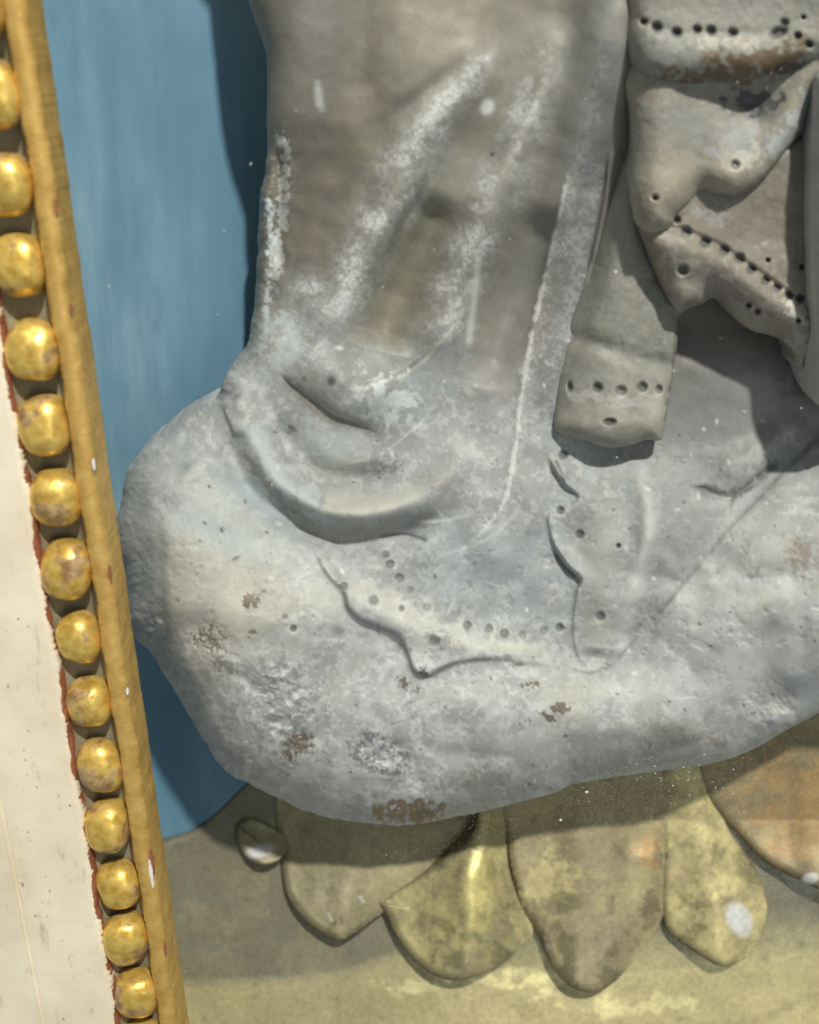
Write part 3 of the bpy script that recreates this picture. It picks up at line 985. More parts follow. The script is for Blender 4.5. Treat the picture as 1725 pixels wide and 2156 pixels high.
def piece(name, poly, thick, top, edge, paint, n=6, step=2.0, nf=1.0, tone=0.83):
    """a fold of cloth lying proud of the body"""
    P = np.array(poly)
    s = Sheet(P[:, 0].min() - 10, P[:, 0].max() + 10, P[:, 1].min() - 10, P[:, 1].max() + 10, step)
    sd = inside(s, poly, n, 200.0)
    s.H += top(s.X, s.Y)
    t = np.clip(sd / edge, 0, 1)
    s.H -= edge * 1.0 * (1 - np.sqrt(np.maximum(1 - (1 - t) ** 2, 0)))
    paint(s, sd)
    s.C *= tone
    s.H += (fbm(s.X, s.Y, 50, 15, 3) - 0.5) * 6 * nf + (fbm(s.X, s.Y, 9, 16, 2) - 0.5) * 1.2 * nf
    o = carve(name, s, sd, 30.0, M_STONE)
    keep(o, statue)
    return o


def base_tint(s, c, c2, seed):
    s.C[:] = np.array(c, F4)
    w = (slice(None), slice(None))
    s.mix(w, sstep(0.45, 0.65, fbm(s.X, s.Y, 60, seed, 4, 0.6)) * 0.6, c2)
    s.mix(w, sstep(0.52, 0.68, fbm(s.X, s.Y, 10, seed + 5, 3, 0.7)) * 0.25, CHALK)


# ---- sash hanging down with a dotted end
def sash_top(x, y):
    c = 178 + 40 * (1 - sstep(200, 500, y)) + 22 * np.exp(-((x - 1300) / 80.0) ** 2) + 16 * np.exp(-((x - 1310) / 60.0) ** 2 - ((y - 470) / 120.0) ** 2)
    c = c - 12 * np.exp(-((y - 735 - 0.3 * (x - 1290)) / 20.0) ** 2) + 8 * np.exp(-((y - 660) / 50.0) ** 2) * np.exp(-((x - 1340) / 60.0) ** 2)
    c = c + 20 * sstep(840, 900, y) * np.exp(-((y - 890) / 60.0) ** 2)
    xl = np.interp(y, [180, 300, 420, 560, 740, 900], [1318, 1300, 1272, 1240, 1186, 1168])
    return c + 14 * sstep(740, 900, y) - (60 - 30 * sstep(560, 800, y)) * np.exp(-(np.maximum(x - xl, 0) / 38.0) ** 2)


def sash_paint(s, sd):
    base_tint(s, (0.36, 0.35, 0.30), (0.30, 0.295, 0.255), 101)
    s.patch(1290, 470, 40, 140, (0.40, 0.395, 0.345), 0.6)
    s.patch(1330, 730, 46, 26, (0.56, 0.54, 0.47), 0.5, 0, (16, 0.4, 0.6), 3)
    s.stroke([(1215, 720), (1270, 752), (1340, 750)], 12, (0.30, 0.29, 0.25), 0.6)
    s.patch(1290, 800, 120, 40, (0.45, 0.44, 0.39), 0.55)
    s.stroke([(1190, 835), (1260, 838), (1330, 848), (1400, 836)], 11, (0.60, 0.58, 0.53), 0.7, (0.1, 0.05), (18, 0.3, 0.5), 5)
    s.patch(1280, 890, 110, 40, (0.33, 0.315, 0.26), 0.75)
    s.patch(1380, 850, 22, 40, (0.55, 0.50, 0.42), 0.55)
    s.stroke([(1425, 690), (1418, 790), (1398, 900)], 6, DIRT, 0.4, (0.1, 0.1), (10, 0.4, 0.6), 6)
    for hx, hy, rx, ry, k in [(1200, 815, 6, 12, .95), (1258, 816, 10, 10, .9), (1308, 823, 11, 10, .5), (1353, 815, 10, 10, .85), (1388, 820, 7, 9, .5), (1412, 820, 4, 7, .6), (1284, 888, 13, 7, .9)]:
        s.hole(hx, hy, rx, 12, (0.10, 0.105, 0.10), k, ry)
        s.patch(hx, hy + 16, rx * 1.1, 5, (0.62, 0.61, 0.57), 0.5)


piece('sash', [(1318, 180), (1360, 160), (1480, 200), (1480, 560), (1455, 640), (1428, 668), (1427, 720), (1420, 765), (1408, 850), (1397, 915), (1388, 928), (1362, 926), (1330, 936), (1296, 942), (1262, 938),
               (1236, 928), (1205, 922), (1176, 910), (1168, 890), (1174, 820), (1186, 740), (1206, 660), (1240, 560), (1272, 420), (1300, 270)], 30, sash_top, 30, sash_paint, 4, tone=0.78)


# ---- lower layer of the flap, with its dotted hem
def flap_low_top(x, y):
    hx = np.interp(x, [1340, 1440, 1525, 1582, 1636, 1690, 1800], [470, 488, 525, 565, 604, 640, 720])
    dd = y - hx                                       # below the dots
    c = 262 + 16 * np.exp(-((dd - 34) / 30.0) ** 2) - 7 * np.exp(-((dd + 4) / 8.0) ** 2) - 16 * sstep(60, 110, dd)
    c = c + 12 * np.exp(-((x - 1440) / 40.0) ** 2 - ((y - 590) / 50.0) ** 2) - 16 * np.exp(-((x - 1500) / 18.0) ** 2 - ((y - 620) / 30.0) ** 2)
    return c - 10 * np.exp(-((x - 1610) / 70.0) ** 2 - ((y - 470) / 70.0) ** 2)


def flap_low_paint(s, sd):
    base_tint(s, (0.33, 0.295, 0.24), (0.29, 0.255, 0.21), 111)
    s.patch(1600, 480, 110, 90, (0.315, 0.275, 0.23), 0.75, 0, (40, 0.25, 0.5), 2)
    s.stroke([(1345, 420), (1350, 480), (1372, 520), (1385, 590), (1425, 640)], 14, (0.24, 0.19, 0.135), 0.7)
    s.patch(1450, 605, 34, 22, (0.50, 0.47, 0.40), 0.6)
    s.stroke([(1480, 625), (1560, 670), (1640, 700)], 16, (0.36, 0.325, 0.255), 0.6)
    s.patch(1385, 470, 20, 10, (0.66, 0.62, 0.54), 0.7, 40, (8, 0.35, 0.5), 4)
    s.patch(1378, 490, 14, 6, (0.66, 0.62, 0.54), 0.6, 20)
    s.patch(1480, 452, 60, 16, (0.45, 0.44, 0.43), 0.6, 20, (10, 0.4, 0.6), 5)
    s.patch(1680, 650, 24, 40, (0.66, 0.63, 0.57), 0.75, -30, (10, 0.35, 0.5), 6)
    s.patch(1680, 735, 28, 36, (0.46, 0.46, 0.43), 0.6, 0, (14, 0.4, 0.6), 7)
    s.stroke([(1425, 655), (1480, 640), (1560, 690), (1650, 730), (1690, 780)], 9, (0.22, 0.19, 0.15), 0.5)
    for hx, hy, r, k in [(1446, 488, 11, .6), (1485, 510, 11, .9), (1525, 527, 10, .85), (1557, 544, 11, .9), (1582, 567, 10, .85), (1612, 590, 9, .7), (1636, 606, 9, .7), (1661, 622, 9, .8), (1686, 629, 9, .9),
                         (1438, 569, 11, .85), (1577, 642, 6, .8), (1596, 655, 7, .8), (1617, 548, 5, .5), (1690, 562, 6, .5), (1682, 675, 5, .8), (1425, 463, 8, .7)]:
        s.hole(hx, hy, r, 13, (0.10, 0.105, 0.11), k)


piece('dotted_hem_fold', [(1335, 380), (1338, 440), (1345, 478), (1362, 520), (1374, 560), (1392, 600), (1415, 640), (1430, 655), (1452, 648), (1478, 640), (1500, 628), (1525, 640), (1550, 672), (1580, 695),
                          (1620, 706), (1650, 718), (1668, 740), (1676, 770), (1690, 778), (1712, 760), (1740, 730), (1800, 720), (1800, 300), (1500, 330)], 30, flap_low_top, 46, flap_low_paint, 4)


# ---- upper layer of the flap
def flap_up_top(x, y):
    c = 288 + 18 * np.exp(-((x - 1400) / 50.0) ** 2) + 16 * np.exp(-((x - 1540) / 50.0) ** 2 - ((y - 360) / 60.0) ** 2) - 12 * np.exp(-((x - 1470) / 26.0) ** 2 - ((y - 400) / 70.0) ** 2)
    c = c - 26 * np.exp(-((x - 1580) / 60.0) ** 2 - ((y - 215) / 50.0) ** 2) + 10 * sstep(300, 400, y)
    return c + 18 * np.exp(-(((x - 1690) + 0.45 * (y - 200)) / 36.0) ** 2)


def flap_up_paint(s, sd):
    base_tint(s, (0.37, 0.345, 0.285), (0.40, 0.345, 0.27), 121)
    s.patch(1430, 370, 70, 80, (0.44, 0.385, 0.295), 0.75)
    s.patch(1470, 260, 120, 60, (0.36, 0.36, 0.335), 0.7)
    s.patch(1560, 300, 60, 44, (0.40, 0.41, 0.405), 0.75, 0, (14, 0.3, 0.55), 2)
    s.stroke([(1530, 355), (1570, 335), (1610, 310)], 18, (0.62, 0.59, 0.51), 0.7, (0.15, 0.15), (12, 0.3, 0.5), 3)
    s.stroke([(1715, 180), (1690, 230), (1650, 290), (1610, 330)], 20, (0.52, 0.545, 0.54), 0.85, (0.05, 0.15), (14, 0.35, 0.55), 4)
    s.patch(1590, 215, 60, 26, (0.11, 0.105, 0.11), 0.85, 0, (22, 0.22, 0.42), 5)  # deep shade of the cavity under the cuff, painted here and below
    s.patch(1600, 240, 30, 20, (0.04, 0.04, 0.05), 0.8)
    s.stroke([(1340, 240), (1340, 330), (1336, 420)], 10, (0.45, 0.445, 0.40), 0.5)
    s.stroke([(1370, 440), (1350, 470)], 12, (0.27, 0.21, 0.14), 0.5)
    s.stroke([(1500, 412), (1560, 408), (1620, 366), (1690, 280)], 6, (0.20, 0.165, 0.13), 0.6)
    for hx, hy, r, k in [(1548, 347, 10, .8), (1380, 416, 7, .55)]:
        s.hole(hx, hy, r, 12, (0.12, 0.125, 0.13), k)


piece('folded_flap', [(1318, 150), (1325, 230), (1332, 300), (1328, 380), (1336, 440), (1346, 476), (1370, 492), (1400, 484), (1416, 470), (1424, 452), (1450, 432), (1480, 408), (1500, 410), (1535, 418),
                      (1560, 412), (1590, 392), (1620, 364), (1660, 315), (1692, 275), (1706, 235), (1722, 205), (1760, 170), (1760, 60), (1400, 60)], 30, flap_up_top, 56, flap_up_paint, 4)


# ---- cuff at the top, dotted
def cuff_top(x, y):
    hx = np.interp(x, [1300, 1355, 1425, 1543, 1640, 1720, 1820], [12, 46, 68, 69, 68, 100, 150])
    dd = y - hx
    c = 330 + 12 * np.exp(-((dd - 50) / 44.0) ** 2) - 2 * np.exp(-(dd / 10.0) ** 2) - 22 * sstep(70, 130, dd) + 14 * sstep(-40, -200, dd)
    return c - 30 * np.exp(-((x - 1700) / 50.0) ** 2 - ((y - 150) / 40.0) ** 2) - 90 * np.exp(-((x - 1285) / 50.0) ** 2)


def cuff_paint(s, sd):
    base_tint(s, (0.34, 0.33, 0.285), (0.38, 0.36, 0.30), 131)
    s.patch(1400, 130, 90, 60, (0.315, 0.315, 0.285), 0.75)
    s.patch(1520, 20, 160, 50, (0.44, 0.425, 0.375), 0.5)
    s.stroke([(1460, 84), (1510, 88), (1560, 88), (1610, 86)], 12, (0.62, 0.59, 0.52), 0.75, (0.1, 0.15), (14, 0.3, 0.5), 2)
    s.patch(1610, 128, 120, 34, (0.17, 0.11, 0.055), 0.9, -6, (26, 0.22, 0.50), 3)
    s.patch(1500, 165, 100, 20, (0.18, 0.125, 0.07), 0.9, 4, (18, 0.22, 0.50), 4)
    s.patch(1660, 145, 44, 18, (0.07, 0.065, 0.07), 0.85, 0, (12, 0.32, 0.5), 5)
    s.stroke([(1310, 30), (1320, 110), (1330, 170)], 14, DGREY, 0.6, (0.1, 0.1), (10, 0.3, 0.55), 6)
    for hx, hy, r, k in [(1310, 17, 9, .9), (1356, 45, 8, .75), (1383, 57, 11, .95), (1425, 68, 10, .9), (1468, 62, 9, .75), (1497, 64, 10, .85), (1543, 69, 10, .75), (1680, 75, 8, .8), (1704, 93, 8, .8), (1692, 36, 5, .8)]:
        s.hole(hx, hy, r, 14, (0.09, 0.092, 0.095), k)
    s.hole(1640, 68, 18, 16, (0.06, 0.06, 0.06), 0.95, 11, -25)
    s.hole(1652, 48, 9, 10, (0.06, 0.06, 0.06), 0.9)


piece('dotted_cuff', [(1286, -420), (1290, -60), (1300, 20), (1303, 80), (1308, 140), (1330, 172), (1362, 188), (1396, 196), (1430, 192), (1470, 184), (1510, 178), (1560, 182), (1610, 180), (1650, 172),
                      (1690, 158), (1730, 140), (1900, 100), (1960, -420)], 30, cuff_top, 60, cuff_paint, 4)


# ---- fold that runs along the photo's right side
def strip_top(x, y):
    return 352 - 60 * sstep(1760, 1900, x) + 10 * np.cos((x - 1740) / 26.0) - 24 * sstep(780, 900, y)


def strip_paint(s, sd):
    base_tint(s, (0.48, 0.475, 0.455), (0.52, 0.515, 0.50), 141)


piece('upright_fold', [(1716, 160), (1712, 230), (1706, 300), (1705, 420), (1707, 560), (1711, 640), (1715, 720), (1720, 790), (1735, 850), (1770, 892), (1830, 900), (1890, 860), (1910, 700), (1900, 400), (1880, 180), (1780, 130)], 30, strip_top, 60, strip_paint, 4)

# ------------------------------------------------------------------ lotus pedestal
PO = [(180, 2500), (200, 2100), (260, 1880), (322, 1786), (352, 1768), (392, 1755), (424, 1738), (455, 1712), (480, 1688), (520, 1650), (640, 1560), (900, 1480), (1300, 1430), (1600, 1380), (1800, 1330), (2050, 1300), (2050, 2500), (1100, 2520)]
GILT = (0.58, 0.45, 0.18)
GDULL = (0.36, 0.30, 0.17)
GDARK = (0.22, 0.185, 0.12)
GPALE = (0.68, 0.58, 0.27)
GORANGE = (0.52, 0.30, 0.12)


def ped_h(x, y, flare=True):
    brk = np.interp(x, [200, 360, 560, 700, 830, 900, 1000, 1200, 1500, 1800], [2070, 2062, 2056, 2045, 2005, 2010, 2030, 2060, 2030, 1990])
    h = np.maximum(-186 + (y - 1710) * 0.37, -180)
    return h + (np.maximum(y - brk, 0) * 0.16 if flare else 0)


Pd = Sheet(190, 2040, 1310, 2480, 4.0)
sd_p = inside(Pd, PO, 5)
Pd.H += ped_h(Pd.X, Pd.Y)
Pd.H -= 12 * (1 - np.sqrt(np.maximum(1 - (1 - np.clip(sd_p / 14, 0, 1)) ** 2, 0)))
Pd.H += (fbm(Pd.X, Pd.Y, 150, 5, 2) - 0.5) * 14
Pd.C[:] = np.array((0.225, 0.215, 0.15), F4)
w = (slice(None), slice(None))
brk = 6 * (fbm(Pd.X, Pd.Y, 60, 3) - 0.5) + np.interp(Pd.X, [200, 360, 560, 700, 830, 900, 1000, 1200, 1500, 1800], [2070, 2062, 2056, 2045, 2005, 2010, 2030, 2060, 2030, 1990])
Pd.mix(w, sstep(0.42, 0.6, fbm(Pd.X, Pd.Y, 120, 8, 5, 0.6)) * 0.5, (0.33, 0.29, 0.17))
Pd.mix(w, sstep(0.5, 0.64, fbm(Pd.X, Pd.Y, 70, 18, 5, 0.6)) * 0.5, GDARK)
Pd.mix(w, sstep(700, 1100, Pd.X) * sstep(1900, 2080, Pd.Y) * 0.7, (0.80, 0.69, 0.34))  # bright reflection at lower right, painted into the gold
Pd.mix(w, sstep(-10, 26, Pd.Y - brk) * 0.7, (0.50, 0.42, 0.21))  # shade boundary painted in: lit tone below it, olive shade above
Pd.A = 0.10 + 0.55 * sstep(0.50, 0.64, fbm(Pd.X * 0.5, Pd.Y, 60, 41, 4, 0.6)) * sstep(700, 1000, Pd.X)
Pd.patch(1050, 2062, 120, 26, (0.95, 0.84, 0.42), 0.8, 6, (26, 0.35, 0.6), 71)  # glint streaks painted as bright gold, with the two below
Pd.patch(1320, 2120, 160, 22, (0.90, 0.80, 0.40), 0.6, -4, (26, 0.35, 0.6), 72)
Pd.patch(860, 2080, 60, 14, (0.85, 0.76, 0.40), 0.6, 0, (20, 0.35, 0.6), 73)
Pd.patch(1640, 1600, 170, 110, (0.46, 0.33, 0.16), 0.6)
Pd.stroke([(1400, 2140), (1560, 2156), (1700, 2100)], 8, GDARK, 0.3)
for i in range(40):
    Pd.patch(rs.uniform(380, 1700), rs.uniform(1790, 2150), rs.uniform(3, 9), rs.uniform(3, 9), (0.14, 0.12, 0.08), 0.5)

pedestal = empty('lotus_pedestal', UV(1100, 2480, -40), 'tarnished gilt pedestal embossed with drooping lotus petals, under the stone carving', 'pedestal')
pb = carve('base', Pd, sd_p, -186.0, M_BRASS)
keep(pb, pedestal)


def petal(poly, lift, dome, axis, seed, tint=GILT, extra=None, edge=20, nm='petal'):
    P = np.array(poly, float)
    s = Sheet(P[:, 0].min() - 8, P[:, 0].max() + 8, P[:, 1].min() - 8, P[:, 1].max() + 8, 2.5)
    sd = inside(s, poly, 5, 200.0)
    y0, y1 = P[:, 1].min(), P[:, 1].max()
    (ax0, ay0), (ax1, ay1) = axis
    L = math.hypot(ax1 - ax0, ay1 - ay0)
    off = ((s.X - ax0) * (ay1 - ay0) - (s.Y - ay0) * (ax1 - ax0)) / L
    alng = ((s.X - ax0) * (ax1 - ax0) + (s.Y - ay0) * (ay1 - ay0)) / L / L
    s.H += ped_h(s.X, s.Y, False) + lift * 0.75 + dome * np.exp(-(off / 70.0) ** 2) - 12 * (1 - sstep(1690, 1900, s.Y)) + 10 + 34 * np.clip(alng, 0, 1) ** 2
    t = np.clip(sd / edge, 0, 1)
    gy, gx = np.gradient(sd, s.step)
    side = np.clip(0.40 + 0.75 * gx - 0.35 * gy, 0.05, 1.0)         # lower left of each petal: deeper pressed outline, and more of the painted edge shade
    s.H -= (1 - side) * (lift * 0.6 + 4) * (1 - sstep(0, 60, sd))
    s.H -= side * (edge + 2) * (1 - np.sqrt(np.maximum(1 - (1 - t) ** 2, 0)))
    s.H += 2.2 * np.cos(off / 13.0 + seed) * np.exp(-(off / 90.0) ** 2) * np.clip(alng + 0.2, 0, 1)
    s.H += (fbm(s.X, s.Y, 90, seed, 2) - 0.5) * 12 + (fbm(s.X, s.Y, 12, seed + 3, 2) - 0.5) * 0.5
    s.C[:] = np.array(tint, F4)
    w = (slice(None), slice(None))
    s.mix(w, sstep(0.36, 0.68, fbm(s.X, s.Y, 80, seed + 9, 5, 0.55)) * 0.6, GDULL)
    s.mix(w, sstep(0.50, 0.72, fbm(s.X, s.Y, 26, seed + 19, 4, 0.65)) * 0.4, GDARK)
    s.mix(w, np.exp(-np.maximum(sd, 0) / 8.0) * 0.85 * side, (0.07, 0.055, 0.04))  # groove dirt, with edge shade painted on the lower left sides
    s.A = 0.12 + 0.6 * sstep(0.50, 0.66, fbm(s.X, s.Y, 44, seed + 40, 4, 0.6))
    if extra:
        extra(s)
    s.A *= sstep(1740, 1870, s.Y + 0.12 * (s.X - 900))          # polish faded out to keep the leg's shadow on the gold dark
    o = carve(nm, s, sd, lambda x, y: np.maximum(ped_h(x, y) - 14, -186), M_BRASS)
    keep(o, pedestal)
    return o


LOSS = (0.74, 0.73, 0.70)


def ex4(s):
    s.patch(1556, 1936, 26, 38, LOSS, 1.0, -25, p=8)
    s.A[(s.X - 1556) ** 2 + (s.Y - 1936) ** 2 < 1900] = 0
    s.patch(1556, 1936, 8, 8, (0.62, 0.62, 0.6), 0.4)
    s.stroke([(1500, 1700), (1540, 1790), (1560, 1880)], 10, GPALE, 0.6)


def ex5(s):
    s.A[:] = np.minimum(s.A, 0.2)
    s.C *= 0.82
    s.patch(1706, 1850, 20, 12, LOSS, 0.95, -20, p=6)
    s.patch(1680, 1700, 110, 110, GORANGE, 0.5, 0, (40, 0.3, 0.6), 3)


def ex3(s):
    s.patch(1365, 1790, 36, 34, GORANGE, 0.75, 0, (20, 0.35, 0.5), 2)
    s.patch(1230, 1790, 130, 50, GDARK, 0.55)
    s.patch(1150, 1860, 60, 60, GPALE, 0.6, 0, (20, 0.3, 0.5), 3)  # glint painted as a pale patch
    s.patch(1153, 1994, 7, 8, (0.45, 0.45, 0.42), 0.9, p=4)
    s.patch(1260, 1990, 70, 80, (0.33, 0.27, 0.19), 0.5)


def ex2(s):
    s.stroke([(1000, 1790), (1012, 1880), (1008, 1970)], [18, 28, 24], (0.90, 0.78, 0.30), 0.9)  # vertical glint painted along the crest in bright yellow
    r = s.line([(1000, 1770), (1012, 1880), (1008, 1990)], 90)
    s.A[r[0]] += (0.8 - s.A[r[0]]) * np.exp(-(r[1] / 60.0) ** 2) * s.ends(r[3], 0.3, 0.3) * (0.5 + 0.5 * sstep(0.4, 0.6, fbm(s.X[r[0]], s.Y[r[0]] * 0.3, 10, 77, 3)))
    s.H[r[0]] += 8 * np.exp(-(r[1] / 60.0) ** 2) * s.ends(r[3], 0.45, 0.45)
    s.stroke([(1046, 1790), (1055, 1880), (1090, 1960), (1120, 2000)], 8, (0.66, 0.55, 0.28), 0.7, (0.1, 0.1), (9, 0.35, 0.5), 4)
    s.patch(880, 1800, 60, 50, GPALE, 0.6, -30, (18, 0.4, 0.55), 5)  # pale patch painted as a glint on the shoulder
    s.stroke([(790, 1905), (850, 1860), (930, 1815), (1000, 1760)], 9, GDARK, 0.8)


def ex1(s):
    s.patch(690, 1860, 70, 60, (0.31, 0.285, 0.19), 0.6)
    s.stroke([(756, 1885), (768, 1902)], 3, LOSS, 0.7)
    s.stroke([(692, 1920), (700, 1942)], 3, LOSS, 0.6)


def ex0(s):
    s.patch(548, 1791, 32, 15, LOSS, 0.95, -14, p=5)
    s.A[:] = 0.05


petal([(1470, 1420), (1455, 1560), (1478, 1660), (1520, 1720), (1560, 1762), (1600, 1806), (1660, 1842), (1725, 1872), (1800, 1890), (1900, 1860), (1960, 1700), (1960, 1420)], 26, 24, ((1720, 1500), (1760, 1880)), 230, (0.48, 0.38, 0.19), ex5)
petal([(1400, 1560), (1392, 1800), (1394, 1920), (1410, 1966), (1450, 1996), (1500, 2028), (1530, 2034), (1570, 2016), (1604, 1968), (1616, 1910), (1600, 1850), (1570, 1800), (1530, 1740), (1500, 1640)], 12, 22, ((1470, 1640), (1535, 2030)), 240, GPALE, ex4)
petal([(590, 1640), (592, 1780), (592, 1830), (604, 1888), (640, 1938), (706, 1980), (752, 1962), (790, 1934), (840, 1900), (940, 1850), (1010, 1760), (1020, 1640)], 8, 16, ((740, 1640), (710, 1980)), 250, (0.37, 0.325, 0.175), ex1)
petal([(1060, 1600), (1062, 1750), (1078, 1840), (1102, 1920), (1140, 1980), (1160, 2030), (1186, 2066), (1218, 2086), (1256, 2088), (1296, 2066), (1340, 2016), (1384, 1955), (1412, 1880), (1436, 1780), (1450, 1620)], 22, 24, ((1240, 1640), (1240, 2090)), 260, (0.45, 0.38, 0.19), ex3)
petal([(1010, 1600), (1000, 1740), (950, 1792), (880, 1846), (800, 1896), (812, 1926), (838, 1980), (884, 2034), (936, 2062), (990, 2060), (1046, 2036), (1096, 1996), (1124, 1960), (1090, 1890), (1068, 1800), (1060, 1600)], 30, 34, ((990, 1640), (985, 2060)), 270, (0.52, 0.46, 0.21), ex2)
petal([(498, 1740), (500, 1776), (520, 1806), (552, 1822), (585, 1812), (604, 1790), (600, 1764), (570, 1742), (530, 1728)], 16, 14, ((545, 1740), (552, 1820)), 280, (0.40, 0.37, 0.22), ex0, 18)

# ------------------------------------------------------------------ beaded frame with its pane
HF = 464.0
A, B = UV(55, 0, HF), UV(372, 2153, HF)
E = (B - A).normalized()                                  # down the frame's inner edge
OUTN = Vector((0, -1, 0))                                 # towards the viewer
LFT = E.cross(OUTN)
if LFT.x > 0:
    LFT = -LFT
L_AB = (B - A).length


def fp(a, l, o):
    """frame point: a along from A (metres), l T to the left of the inner edge, o T out of the frame's face"""
    return A + E * a + LFT * (l * K) + OUTN * (o * K)


frame = empty('picture_frame', B + E * 0.02, 'cream painted frame with a gilt moulding of worn round beads, standing at the photo edge', 'frame')


def run(name, prof, mat, a0, a1, nseg=240, wob=0.0, seed=1, closed=True):
    """profile (l, o) swept along the frame, with a slightly uneven hand-made edge"""
    rr = random.Random(seed)
    ph = [rr.uniform(0, 6.28) for _ in range(8)]
    co, fc = [], []
    m = len(prof)
    for i in range(nseg + 1):
        a = a0 + (a1 - a0) * i / nseg
        u = i / nseg
        d = wob * (math.sin(u * 61 + ph[0]) + math.sin(u * 143 + ph[1]) * 0.7 + math.sin(u * 331 + ph[2]) * 0.5 + rr.uniform(-0.6, 0.6))
        for (l, o, k) in prof:
            co.append(fp(a, l + d * k, o + d * 0.25 * k))
    mm = m if closed else m - 1
    for i in range(nseg):
        for j in range(mm):
            q = (j + 1) % m
            fc.append((i * m + j, i * m + q, (i + 1) * m + q, (i + 1) * m + j))
    o = make_mesh(name, [tuple(c) for c in co], [np.array(fc)], mat, None, None, True)
    keep(o, frame)
    md = o.modifiers.new('edges', 'EDGE_SPLIT')
    md.split_angle = math.radians(60)
    return o


A0, A1 = -0.12, L_AB + 0.06
run('gilt_fillet', [(0, -90, 0.4), (0, -9, 1), (1.5, -4, 1.2), (5, -0.5, 1), (12, 3, 0.5), (20, 4, 0.4), (27, 3, 0.5), (32, 0, 0.8), (36, -8, 0.9), (38, -26, 0.3), (40, -90, 0)], M_FILLET, A0, A1, 900, 1.3, 3)
run('groove', [(36, -8, 0), (44, -30, 0), (60, -50, 0), (100, -50, 0), (116, -24, 0), (118, -10, 0), (118, -90, 0), (37, -90, 0)], M_GROOVE, A0, A1, 40, 0.0, 4)
run('red_bole_edge', [(116, -60, 0.5), (117, -6, 1.0), (119, 0, 1.3), (122, 2.5, 1.6), (125, 2.5, 1.6), (131, -10, 0), (131, -60, 0)], M_BOLE, A0, A1, 700, 0.9, 5)
run('cream_panel', [(118.5, -60, 0), (119, -2, 1.6), (121.5, 4.5, 1.6), (130, 6, 1), (260, 7, 0), (262, 2, 0), (268, 2, 0), (270, 7, 0), (600, 7, 0), (600, -90, 0)], M_CREAM, A0, A1, 800, 1.3, 6)

# bare gesso where gilding has flaked off the inner edge
ry = []
for (yy0, yy1, l0, l1, mt, nm) in [(420, 452, -2, 3, M_BOLE, 'flaked_edge'), (640, 662, -2, 2.6, M_BOLE, 'flaked_edge'), (965, 990, -2, 3, M_GESSO, 'flaked_edge'), (1190, 1226, -2, 2.4, M_BOLE, 'flaked_edge'), (1448, 1462, -2, 2.5, M_GESSO, 'flaked_edge'), (1985, 2012, -2, 3, M_BOLE, 'flaked_edge'), (1788, 1846, -2.5, 6, M_BOLE, 'flaked_edge'), (1806, 1868, 1.5, 10, M_GESSO, 'flaked_edge')]:
    def a_of(y, n=HF):
        x = 55 + (372 - 55) * y / 2153                      # along the inner edge
        return (UV(x, y, n) - A).dot(E)
    a0, a1 = a_of(yy0), a_of(yy1)
    co, fc = [], []
    rr = random.Random(int(yy0))
    ns = 14
    for i in range(ns + 1):
        a = a0 + (a1 - a0) * i / ns
        t = math.sin(math.pi * i / ns) ** 0.5
        mid = (l0 + l1) / 2
        hw = (l1 - l0) / 2 * t * rr.uniform(0.65, 1.0)
        oo = 2.6 if mt is M_GESSO else 1.8
        for l, o in ((mid - hw, oo - 5), (mid - hw, oo), (mid + hw, oo + 0.9), (mid + hw, oo - 5)):
            co.append(tuple(fp(a, l, o)))
    for i in range(ns):
        for j in range(4):
            q = (j + 1) % 4
            fc.append((i * 4 + j, i * 4 + q, (i + 1) * 4 + q, (i + 1) * 4 + j))
    keep(make_mesh(nm, co, [np.array(fc)], mt, None, None, False), frame)


def bead_mesh(seed):
    rr = np.random.RandomState(seed)
    nu, nv = 26, 16
    co = []
    for j in range(nv + 1):
        ph = math.pi * j / nv
        for i in range(nu):
            t = 2 * math.pi * i / nu
            x, y, z = math.sin(ph) * math.cos(t), math.sin(ph) * math.sin(t), math.cos(ph)
            co.append((x, y, z))
    co = np.array(co)
    # squarish ball: flatter cheeks
    r = 1.0 / np.power((np.abs(co) ** 2.6).sum(1), 1 / 2.6)
    q = rr.rand(6, 3) * 2 - 1
    for i in range(6):
        qq = q[i] / np.linalg.norm(q[i])
        r = r * (1 - 0.13 * rr.rand() * np.exp(-((co - qq) ** 2).sum(1) / 0.18))
    co = co * r[:, None]
    fc = []
    for j in range(nv):
        for i in range(nu):
            fc.append((j * nu + i, (j + 1) * nu + i, (j + 1) * nu + (i + 1) % nu, j * nu + (i + 1) % nu))
    wob = 0.95 + 0.09 * rr.rand(3)
    out = []
    for (x, y, z) in co * wob:
        v = LFT * (x * 45 * K) + E * (y * 54 * K) + OUTN * (z * 41 * K)
        out.append(tuple(v))
    return out, np.array(fc)


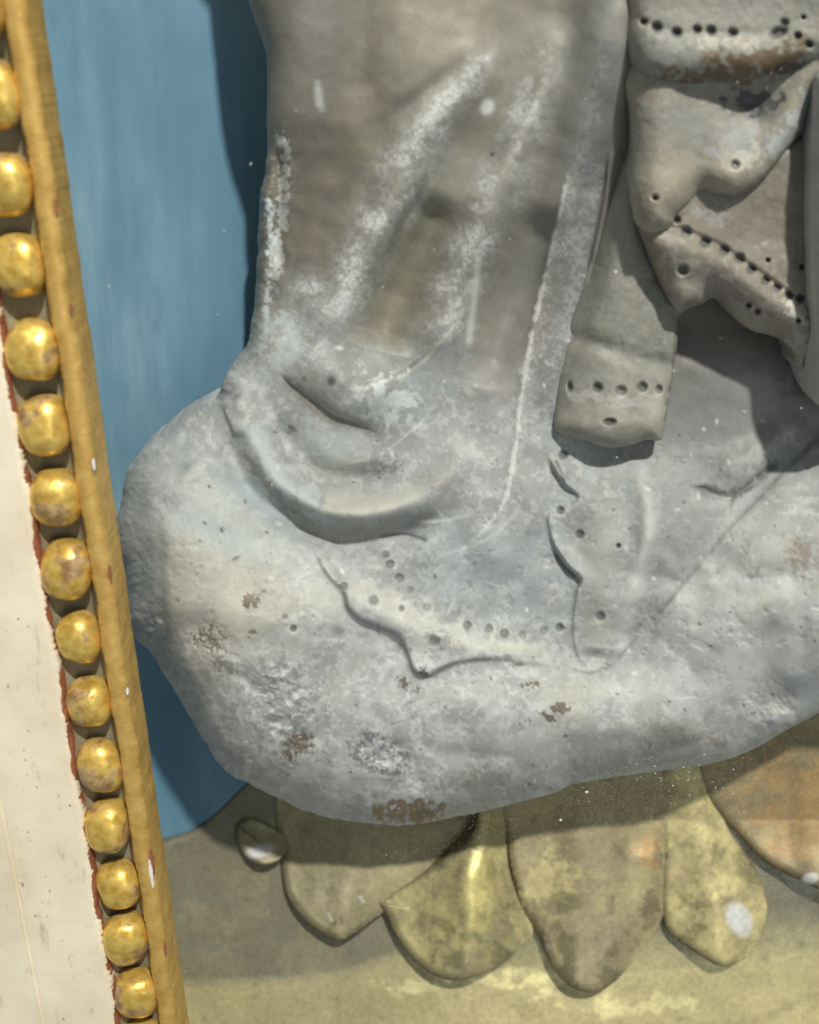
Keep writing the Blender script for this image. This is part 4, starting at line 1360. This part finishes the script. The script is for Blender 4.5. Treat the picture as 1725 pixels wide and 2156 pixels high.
meshes = []
for sd_ in range(3, 22):
    co, fc = bead_mesh(sd_)
    o = make_mesh('bead', co, [fc], M_BEAD)
    me = o.data
    bpy.data.objects.remove(o)
    meshes.append(me)
xa, ya = 20.0, 385.0
b0 = (UV(20, 385, HF) - A).dot(E)
b1 = (UV(288, 2105, HF) - A).dot(E)
pitch = (b1 - b0) / 12.0
rr = random.Random(4)
for i in range(-4, 15):
    o = bpy.data.objects.new('bead', meshes[i + 4])
    col.objects.link(o)
    o.location = fp(b0 + pitch * i + rr.uniform(-4, 4) * K, 78 + rr.uniform(-1.5, 1.5), -20 + rr.uniform(-3, 3))
    o.rotation_euler = (rr.uniform(-.14, .14), rr.uniform(-.14, .14), rr.uniform(-.14, .14))
    k_ = rr.uniform(0.93, 1.05)
    o.scale = (k_ * rr.uniform(0.96, 1.04), k_, k_ * rr.uniform(0.95, 1.05))
    keep(o, frame)

# glass in the frame, and dust on it
mg = bpy.data.materials.new('clear_glass')
mg.use_nodes = True
nt = mg.node_tree
nt.nodes.remove(nt.nodes['Principled BSDF'])
tb = nt.nodes.new('ShaderNodeBsdfTransparent')
tb.inputs[0].default_value = (0.985, 0.99, 0.985, 1)
nt.links.new(tb.outputs[0], nt.nodes['Material Output'].inputs['Surface'])
yg = U(0.0, 1078.0, 392.0)[1]
gl = slab('glass_pane', (-0.16, 0.03, 0.30, 0.60, yg), 0.0005, mg)
keep(gl, frame)
co, fc = [], []
rr = random.Random(9)
spots = [(rr.gauss(1420, 130), rr.gauss(1645, 30), rr.uniform(0.7, 1.7)) for _ in range(60)]
spots += [(rr.uniform(380, 1720), rr.uniform(100, 2140), rr.uniform(0.9, 2.0)) for _ in range(60)]
spots += [(rr.gauss(1380, 330), rr.gauss(1860, 190), rr.uniform(0.3, 0.62)) for _ in range(14000)]
spots += [(1297, 573, 3.0), (230, 603, 1.6), (1181, 1727, 3.0), (1236, 1668, 3.4)]
for (x, y, r) in spots:
    c = UV(x, y, 393.0 + 1.5)
    n0 = len(co)
    if y > 2200 or x > 1800:
        continue
    m = rr.randrange(5, 8) if r > 1 else 4
    for k in range(m):
        t = 2 * math.pi * k / m
        q = r * rr.uniform(0.5, 1.2)
        co.append((c.x + math.cos(t) * q * K, c.y + 0.8 * K, c.z + math.sin(t) * q * K))
    co.append((c.x, c.y - r * 0.5 * K, c.z))
    for k in range(m):
        fc.append((n0 + k, n0 + (k + 1) % m, n0 + m))
du = make_mesh('dust', co, [np.array(fc)], M_DUST)
du['kind'] = 'stuff'
keep(du, frame)
